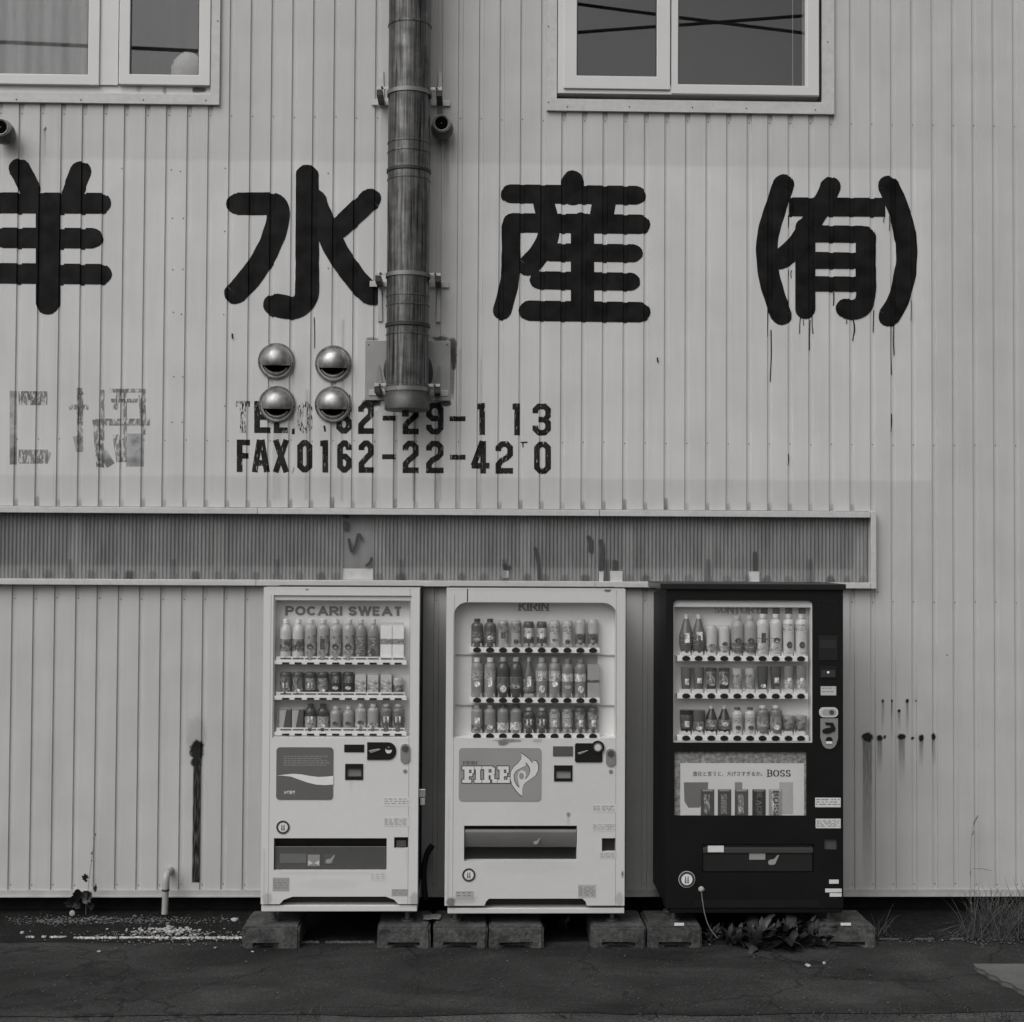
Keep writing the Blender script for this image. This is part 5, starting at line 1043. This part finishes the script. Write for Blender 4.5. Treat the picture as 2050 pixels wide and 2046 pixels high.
flat_on('flap_sticker', fl, 160, 1417, 1693, 1449, 1706, FY+.003); flat_on('flap_sticker', fl, 110, 1500, 1708, 1532, 1721, FY+.0108); hand(fl, 1538, 1720, .95, FY+.0105)
badge(t, 1375, 1760.5, 16.5, dark=20, lightv=165)
for q in ((1660, 1761, 1679, 1769), (1652, 1779, 1685, 1786.5), (1661, 1788, 1685, 1795)): sticker(t, *q, 160)
for q in ((1350, 1845.5, 1369, 1850.5), (1683, 1844, 1703, 1848.5)): x0, x1, z0, z1 = RC(*q, -.775); MB().box(x0, x1, -.782, -.772, .124, .124+(z1-z0)).build('foot_plate', gm(165), t)
x0, x1, z0, z1 = RC(1390, 1802, 1640, 1816, FY); MB().box(x0, x1, FY-.0015, FY-.0005, z0, z1).build('kick_plate', M_bplastic, t)

# ================================================================== BASE BLOCKS
def block(x0p, x1p, label, top=1849, bot=1889):
    X0, Y0 = G(x0p, bot); X1, _ = G(x1p, bot); yf = -0.79
    X0, X1 = W(x0p, 1870, yf)[0], W(x1p, 1870, yf)[0]; h = 0.122
    c = (X0+X1)/2+random.uniform(-.01, .01); nw = .058
    mb = MB(); xs = [X0, c-nw, c+nw, X1]
    nx_, nz_, nyy = 14, 6, 10; vs = {}; fs = []
    bm = bmesh.new(); bmesh.ops.create_cube(bm, size=1)
    for v in bm.verts: v.co = Vector((X0+(X1-X0)*(v.co.x+.5), yf+.37*(v.co.y+.5), h*(v.co.z+.5)))
    bmesh.ops.bevel(bm, geom=[e for e in bm.edges if e.verts[0].co.z > .05 or e.verts[1].co.z > .05], offset=.012, segments=2, affect='EDGES')
    bmesh.ops.subdivide_edges(bm, edges=bm.edges[:], cuts=5, use_grid_fill=True)
    for v in bm.verts:
        p = v.co*1.0; d = noise.noise_vector(p*14)*.004+noise.noise_vector(p*45)*.002; v.co += d
        if p.y < yf+.02 and p.z < .026 and abs(p.x-c) < nw: v.co.y += .05                # worn lifting slot
        v.co.z = max(v.co.z, .001)
    me = bpy.data.meshes.new('concrete_block'); bm.to_mesh(me); bm.free(); me.materials.append(mat('block_concrete', 0.060, .92, var=.5, scale=8, bump=.8, bscale=50, var2=.35, scale2=45, spec=.2)); o = link('concrete_block', me)
    me.polygons.foreach_set('use_smooth', [True]*len(me.polygons)); me.set_sharp_from_angle(angle=math.radians(50))
    tag(o, label, 'concrete block', 'concrete blocks under the machines')
block(484, 599, 'stained concrete block under left corner of the left white machine')
block(755, 861, 'concrete block under right corner of the left white machine')
block(867, 976, 'concrete block under left corner of the middle white machine')
block(979, 1088, 'second concrete block from left under the middle white machine')
block(1184, 1293, 'concrete block under right corner of the middle white machine')
block(1297, 1405, 'concrete block with pale plate under left of the black machine')
block(1640, 1753, 'weathered concrete block under right corner of the black machine')
for px, py, s, lb in ((862, 1838, .05, 'flattened scrap on the blocks between the two white machines'),):
    x, z = W(px, 1842, -.5); bm = bmesh.new(); bmesh.ops.create_grid(bm, x_segments=6, y_segments=6, size=s)
    for v in bm.verts: v.co.z = .010*noise.noise(v.co*18+Vector((3, 1, 0)))+.008; v.co.x *= 1.0+.5*noise.noise(v.co*9)
    me = bpy.data.meshes.new('scrap'); bm.to_mesh(me); bm.free(); me.materials.append(mat('scrap_grey', .18, .7, var=.3, scale=30)); o = link('scrap', me, None, (x, -.62, .124)); s_ = o.modifiers.new('t', 'SOLIDIFY'); s_.thickness = .006; s_.offset = 1; tag(o, lb, 'scrap')
for px in (1359, 1692, 1215, 1430-230):
    pass

# ================================================================== DRAIN PIPE AND SMALL GROUND THINGS
M_pvc = mat('grey_pvc', 0.30, .5, var=.15, scale=12)
xd, zd = W(337, 1746, -.06); t = thing('drain_pipe', (xd, -.05, 0), 'short grey bent drain pipe low on the wall at left', 'drain pipe')
R_ = .019; P = [(xd, .02, zd)]+[(xd, -.05+.05*math.cos(a)-.03, zd-.05+.05*math.sin(a)) for a in [math.radians(90+k*15) for k in range(7)]]+[(xd, -.13, zd-.09)]
MB().tube(P, R_*1.18, 14).build('elbow', M_pvc, t, smooth=60); MB().tube([(xd, -.13, zd-.085), (xd, -.13, zd-.095)], R_*1.25, 14).build('joint_ring', M_blk, t, smooth=60); MB().tube([(xd, -.13, zd-.09), (xd-.004, -.13, .03)], R_, 14).build('pipe', M_pvc, t, smooth=60)
xp, zp = W(858, 1700, -.10); P = [W(866, 1692, -.1), W(854, 1712, -.1), W(848, 1750, -.1), W(852, 1800, -.1)]
o = MB().tube([(a, -.10, b) for a, b in spline(P)], .018, 10).build('hose', M_blk, smooth=60); tag(o, 'thick black hose between the two white machines', 'hose')
# pale edge of the gutter at left, broken
def edge(a, b, py, wd, m, nm='gutter_kerb'):
    n = 70; vs = []
    for i in range(n+1):
        px = a+(b-a)*i/n; x, y = G(px, py); f = .010*noise.noise(Vector((px*.06, 0, 3)))+.007*noise.noise(Vector((px*.4, 1, 3))); wd2 = wd*(.75+.7*noise.noise(Vector((px*.25, 7, 0)))); hz = .014+.006*noise.noise(Vector((px*.5, 9, 0)))
        vs += [(x, y-wd2+f, .004), (x, y-wd2*.8+f, hz), (x, y+f, hz+.001), (x, y+.01+f, .004)]
    o = MB().add(vs, [(4*i+k, 4*i+4+k, 4*i+5+k, 4*i+1+k) for i in range(n) for k in range(3)]).build(nm, m, kind='structure', smooth=40); return o
for a, b, q, wd in ((148, 236, 1880.5, .020), (240, 338, 1880, .026), (344, 408, 1880.5, .030), (411, 486, 1880, .028)): edge(a, b, q, wd, mat('pale_kerb', .42, .8, var=.55, scale=40, bump=.8, bscale=60))
for a, b in ((52, 70), (84, 92), (100, 132)): edge(a, b, 1879, .012, MATS['pale_kerb'])
for a, b in ((604, 640), (652, 750), (1760, 1800), (1830, 1868), (1900, 1925)): edge(a, b, 1889 if a < 800 else 1883, .009, mat('dim_kerb', .07, .8, var=.5, scale=40))
def rock(bm, x, y, z, r, rnd):
    m = bmesh.ops.create_icosphere(bm, subdivisions=1, radius=r); s = (rnd.uniform(.7, 1.7), rnd.uniform(.6, 1.2), rnd.uniform(.35, .8)); a = rnd.uniform(0, 6.3)
    for v in m['verts']:
        c = v.co; c = Vector((c.x*s[0], c.y*s[1], c.z*s[2]))*(1+.35*noise.noise(c*40+Vector((x*9, y*9, 0)))); v.co = Vector((x+c.x*math.cos(a)-c.y*math.sin(a), y+c.x*math.sin(a)+c.y*math.cos(a), z+c.z))
def gravel(name, n, sampler, m, label, rr):
    bm = bmesh.new(); rnd = random.Random(len(name)+n)
    for i in range(n):
        px, py = sampler(rnd); x, y = G(px, py); r = rnd.uniform(*rr)*(1 if rnd.random() < .9 else 1.8); rock(bm, x, y, .010+r*.25, r, rnd)
    me = bpy.data.meshes.new(name); bm.to_mesh(me); bm.free(); me.materials.append(m); o = link(name, me); tag(o, label, 'gravel', kind='stuff')
M_pale = mat('pale_rubble', .30, .8, var=.35, scale=25); M_grit = mat('grey_grit', .16, .85, var=.5, scale=30)
gravel('pale_rubble', 150, lambda r: (r.gauss(335, 36), 1861+abs(r.gauss(0, 7))), M_pale, 'heap of pale broken stone chips below the drain pipe', (.003, .011))
gravel('pale_chips', 420, lambda r: (r.gauss(340, 95), 1868+abs(r.gauss(6, 10))), M_grit, 'grit scattered along the gutter at left', (.002, .006))
gravel('gutter_grit', 900, lambda r: (r.choice((r.gauss(90, 35), r.gauss(190, 45), r.gauss(330, 60), r.uniform(20, 480))), r.gauss(1846, 4)), mat('gutter_grit_grey', .09, .85, var=.7, scale=30), 'line of grit along the foot of the wall at left', (.002, .006))
gravel('wall_grit', 500, lambda r: (r.uniform(1420, 2060), r.gauss(1885, 5)), mat('dark_grit', .06, .85, var=.6, scale=40), 'grit along the gutter at right', (.002, .006))
gravel('road_grit', 2600, lambda r: (r.uniform(-200, 2250), r.uniform(1892, 2046)), mat('road_grit_grey', .07, .85, var=.6, scale=40), 'loose grit on the asphalt', (.001, .0032))
for px, py, r, lb in ((44, 1871, .014, 'pale stone in the gutter, nearest the left edge'), (195, 1878, .009, 'small pale stone left of the heap of chips'), (198, 1908, .013, 'flat pale chip on the asphalt below the gutter edge'), (470, 1846, .03, 'pale stone beside the leftmost concrete block'), (506, 1908, .008, 'tiny pale stone on the asphalt before the leftmost block'), (1617, 1936, .016, 'pale scrap lying on asphalt before the black machine'), (1650, 1931, .012, 'second pale scrap on asphalt before the black machine')):
    bm = bmesh.new(); x, y = G(px, py); rock(bm, 0, 0, r*.3, r, random.Random(px)); me = bpy.data.meshes.new('stone'); bm.to_mesh(me); bm.free(); me.materials.append(M_pale); o = link('stone', me, None, (x, y, .006)); tag(o, lb, 'stone')
# concrete slab at the right edge
pp = [G(1950, 1941), G(1957, 1949), G(1972, 1954), G(1980, 1961), G(1998, 1967), G(2006, 1975), G(2028, 1981), G(2038, 1990), G(2120, 2020), G(2330, 2020), G(2330, 1941)]
o = MB().add([(x, y, .03) for x, y in pp]+[(x, y, -.01) for x, y in pp], [tuple(range(len(pp)))]+[(i, (i+1) % len(pp), len(pp)+(i+1) % len(pp), len(pp)+i) for i in range(len(pp))]).build('concrete_slab', mat('slab_concrete', .085, .9, var=.2, scale=6, bump=.3), bevel=.004, kind='structure')

# ================================================================== WEEDS
M_leaf = mat('leaf', 0.030, .6, spec=.25, var=.4, scale=18); M_leafd = mat('leaf_dark', 0.011, .5, var=.4, scale=18); M_stem = mat('stem', .11, .6, var=.3); M_gras = mat('grass_blade', .040, .6, var=.45, scale=20)
def leafmesh(key, L, wd, bend, m):
    if key in MESH: return MESH[key]
    n = 9; vs = []; ph = len(MESH)*1.7
    for i in range(n+1):
        t_ = i/n; ww = wd*math.sin(math.pi*min(1, .05+t_*.95))**.8*(1+.28*math.sin(i*2.3+ph))+.0006; a = bend*1.5*t_; z = L*(math.sin(a)/(bend*1.5)); y = -L*((1-math.cos(a))/(bend*1.5)); sx = .12*L*math.sin(t_*2+ph)*t_
        vs += [(sx-ww, y-.35*ww+.004*math.sin(i*1.9+ph), z), (sx, y+.003, z), (sx+ww, y-.35*ww+.004*math.sin(i*2.4+ph), z)]
    me = bpy.data.meshes.new('leaf'); me.from_pydata(vs, [], [(3*i+k, 3*i+k+1, 3*i+4+k, 3*i+3+k) for i in range(n) for k in (0, 1)]); me.materials.append(m)
    for p in me.polygons: p.use_smooth = True
    MESH[key] = me; return me
def weed(px, py, n, L, label, seed, mats=(M_leaf, M_leafd), wd=.2, spread=1.0):
    rnd = random.Random(seed); x, y = G(px, py); t = thing('weed', (x, y, .004), label, 'weed', 'leafy weeds in front of the black machine' if n > 10 else None)
    for i in range(n):
        v = rnd.randrange(4); l = L*rnd.uniform(.55, 1.1)
        me = leafmesh((seed, v, i % 2), L*(.6+.14*v), L*wd*(.45+.18*v), .25+.33*v, mats[i % len(mats)])
        o = link('leaf', me, t); a = rnd.uniform(0, 6.28); ti = rnd.uniform(.05, 1.0)*spread; o.rotation_euler = (ti*math.cos(a)-.05, ti*math.sin(a)*1.1, a*.7+rnd.uniform(-.5, .5)); o.location = (rnd.uniform(-.035, .035)*spread, rnd.uniform(-.03, .03), 0); s = rnd.uniform(.45, 1.1); o.scale = (s, s, s)
    return t
for i, (px, py, n, L, d) in enumerate(((1432, 1890, 34, .15, 'narrow leaved weed nearest the seed head stalk'), (1468, 1892, 60, .18, 'bushy dark weed left of centre before the black machine'), (1520, 1898, 80, .24, 'largest broad leaved weed before the black machine'), (1572, 1898, 80, .24, 'broad leaved weed right of centre before the black machine'), (1628, 1895, 50, .20, 'low sprawling weed beside the rightmost block'))):
    weed(px, py, n, L, d, 30+i, wd=.11 if i < 2 else .15, spread=1.35 if i > 3 else 1.15)
weed(1125, 1862, 10, .13, 'small dark weed under the middle white machine', 51, (M_leafd,), .16, .8)
weed(1020+60, 1870, 6, .10, 'tiny dark weed beside the second middle block', 52, (M_leafd,), .14, .8)
# seed-head stalk
x0_, y0_ = G(1436, 1880); y0_ = -.815; x0_ = W(1436, 1880, y0_)[0]; Pst = [(1404, 1782), (1406, 1800), (1411, 1830), (1420, 1856), (1436, 1878)]
t = thing('dandelion', (x0_, y0_, 0), 'thin pale stalk with round seed head before the black machine', 'dandelion')
MB().tube([(W(a, b, y0_)[0], y0_, W(a, b, y0_)[1]) for a, b in spline(Pst)], .0025, 6).build('stalk', mat('pale_stalk', .20, .6), t, smooth=60)
x, z = W(1404, 1780, y0_); bm = bmesh.new(); bmesh.ops.create_icosphere(bm, subdivisions=2, radius=.0165)
for v in bm.verts: v.co = v.co*(1+.25*noise.noise(v.co*160)); v.co += Vector((x, y0_, z))-Vector((x0_, y0_, 0))
me = bpy.data.meshes.new('seed_head'); bm.to_mesh(me); bm.free(); me.materials.append(mat('seed_fluff', .30, .9, var=.4, scale=80)); link('seed_head', me, t)
def blades(name, n, base, L, lean, label, m, cat='grass', w_=.0035, seed=3):
    rnd = random.Random(seed); t = thing(name, (base[0], base[1], 0), label, cat); mb = MB()
    for i in range(n):
        a = rnd.gauss(lean[0], lean[1]); b = rnd.uniform(-.5, .5); l = L*rnd.uniform(.45, 1.1); x = base[0]+rnd.gauss(0, .07 if n > 100 else .04); y = base[1]+rnd.gauss(0, .03); n_ = 6; dr = rnd.uniform(.2, 1.3)
        prev = []
        for k in range(n_+1):
            u = k/n_; ang = a*(.5+u*dr); px_ = x+l*u*math.sin(ang)*.95; pz_ = .004+l*u*math.cos(min(abs(ang), 1.9)); py_ = y-b*l*u*u*.6; ww = w_*(1-u*.92)
            prev.append(((px_-ww, py_, max(pz_, .006)), (px_+ww, py_-.001, max(pz_, .006))))
        for k in range(n_):
            mb.add([prev[k][0], prev[k][1], prev[k+1][1], prev[k+1][0]], [(0, 1, 2, 3)])
    mb.build('blades', m, t, kind='stuff'); return t
blades('grass_clump', 420, G(1990, 1880), .28, (.05, .9), 'big clump of long grass at the right foot of the wall', M_gras, seed=5, w_=.0032)
blades('grass_clump', 260, G(2080, 1874), .30, (-.2, .7), 'clump of long grass at the far right edge', M_gras, seed=6)
blades('grass_clump', 14, G(1765, 1872), .20, (.1, .6), 'few thin grass blades right of the rightmost block', M_gras, seed=7, w_=.002)
rb = random.Random(21)
for i, px in enumerate((610, 1125, 1300, 1640, 1720, 1790, 1850, 1905, 1960, 2000)):
    blades('grass_tuft', 12, G(px, 2036+rb.uniform(-4, 6)), rb.uniform(.03, .07), (.0, .7), 'small grass tuft in the road joint, %s from left' % ORD[i], M_leafd, seed=60+i, w_=.003)
# tall seed stem at right
def stem(name, pts, Y, r, label, m, extra=()):
    x0, z0 = W(*pts[-1], Y); t = thing(name, (x0, Y, 0), label, 'weed'); P = [(W(a, b, Y)[0], Y, W(a, b, Y)[1]) for a, b in spline(pts)]; P.append((P[-1][0], Y, .004))
    MB().tube(P, r, 5).build('stem', m, t)
    for i, e in enumerate(extra): MB().tube([(W(a, b, Y)[0], Y-.004, W(a, b, Y)[1]) for a, b in spline(e[0])], [e[1]*(.4+.6*math.sin(math.pi*(k+.5)/len(spline(e[0])))) for k in range(len(spline(e[0])))], 6).build('seed_spike', m, t)
    return t
M_thin = mat('thin_stem', .16, .7)
stem('seed_stem', [(1958, 1632), (1950, 1650), (1945, 1675), (1943, 1740), (1944, 1800)], -.06, .0014, 'thin tall grass stem against the wall at right', M_thin, (([(1958, 1632), (1952, 1642), (1948, 1650)], .005), ([(1950, 1663), (1946, 1672)], .004), ([(1946, 1739), (1965, 1739), (1985, 1743)], .0022), ([(1943, 1742), (1942, 1752)], .004)))
t = stem('climbing_weed', [(191, 1670), (187, 1695), (183, 1725), (179, 1755), (176, 1785), (172, 1812)], -.05, .0018, 'spindly weed growing up the wall at left', M_thin, (([(191, 1668), (190, 1672)], .009), ([(184, 1705), (183, 1710)], .005), ([(182, 1722), (190, 1724)], .004)))
rnd = random.Random(77)
for i, (px, py, l, wd) in enumerate(((174, 1760, .05, .013), (177, 1752, .04, .01), (190, 1780, .05, .012), (155, 1795, .07, .03), (165, 1800, .08, .035), (148, 1803, .07, .03), (172, 1797, .06, .025), (140, 1812, .06, .025), (160, 1812, .07, .03), (182, 1815, .05, .02))):
    o_ = link('leaf', leafmesh(('cw', i), l, wd, .3, M_leafd), t); X, Z = W(px, py+6, -.08); o_.location = Vector((X, -.08, Z))-origin(t); o_.rotation_euler = (rnd.uniform(-.5, .3), rnd.uniform(-.9, .9), rnd.uniform(-.6, .6))
X, Z = W(145, 1828, -.11); MB().lathe([(.018, -.004), (.016, -.010), (.001, -.013)], (X, -.11, Z), 12, 'y').build('pale_flower', mat('pale_petal', .30, .7), t, smooth=60)
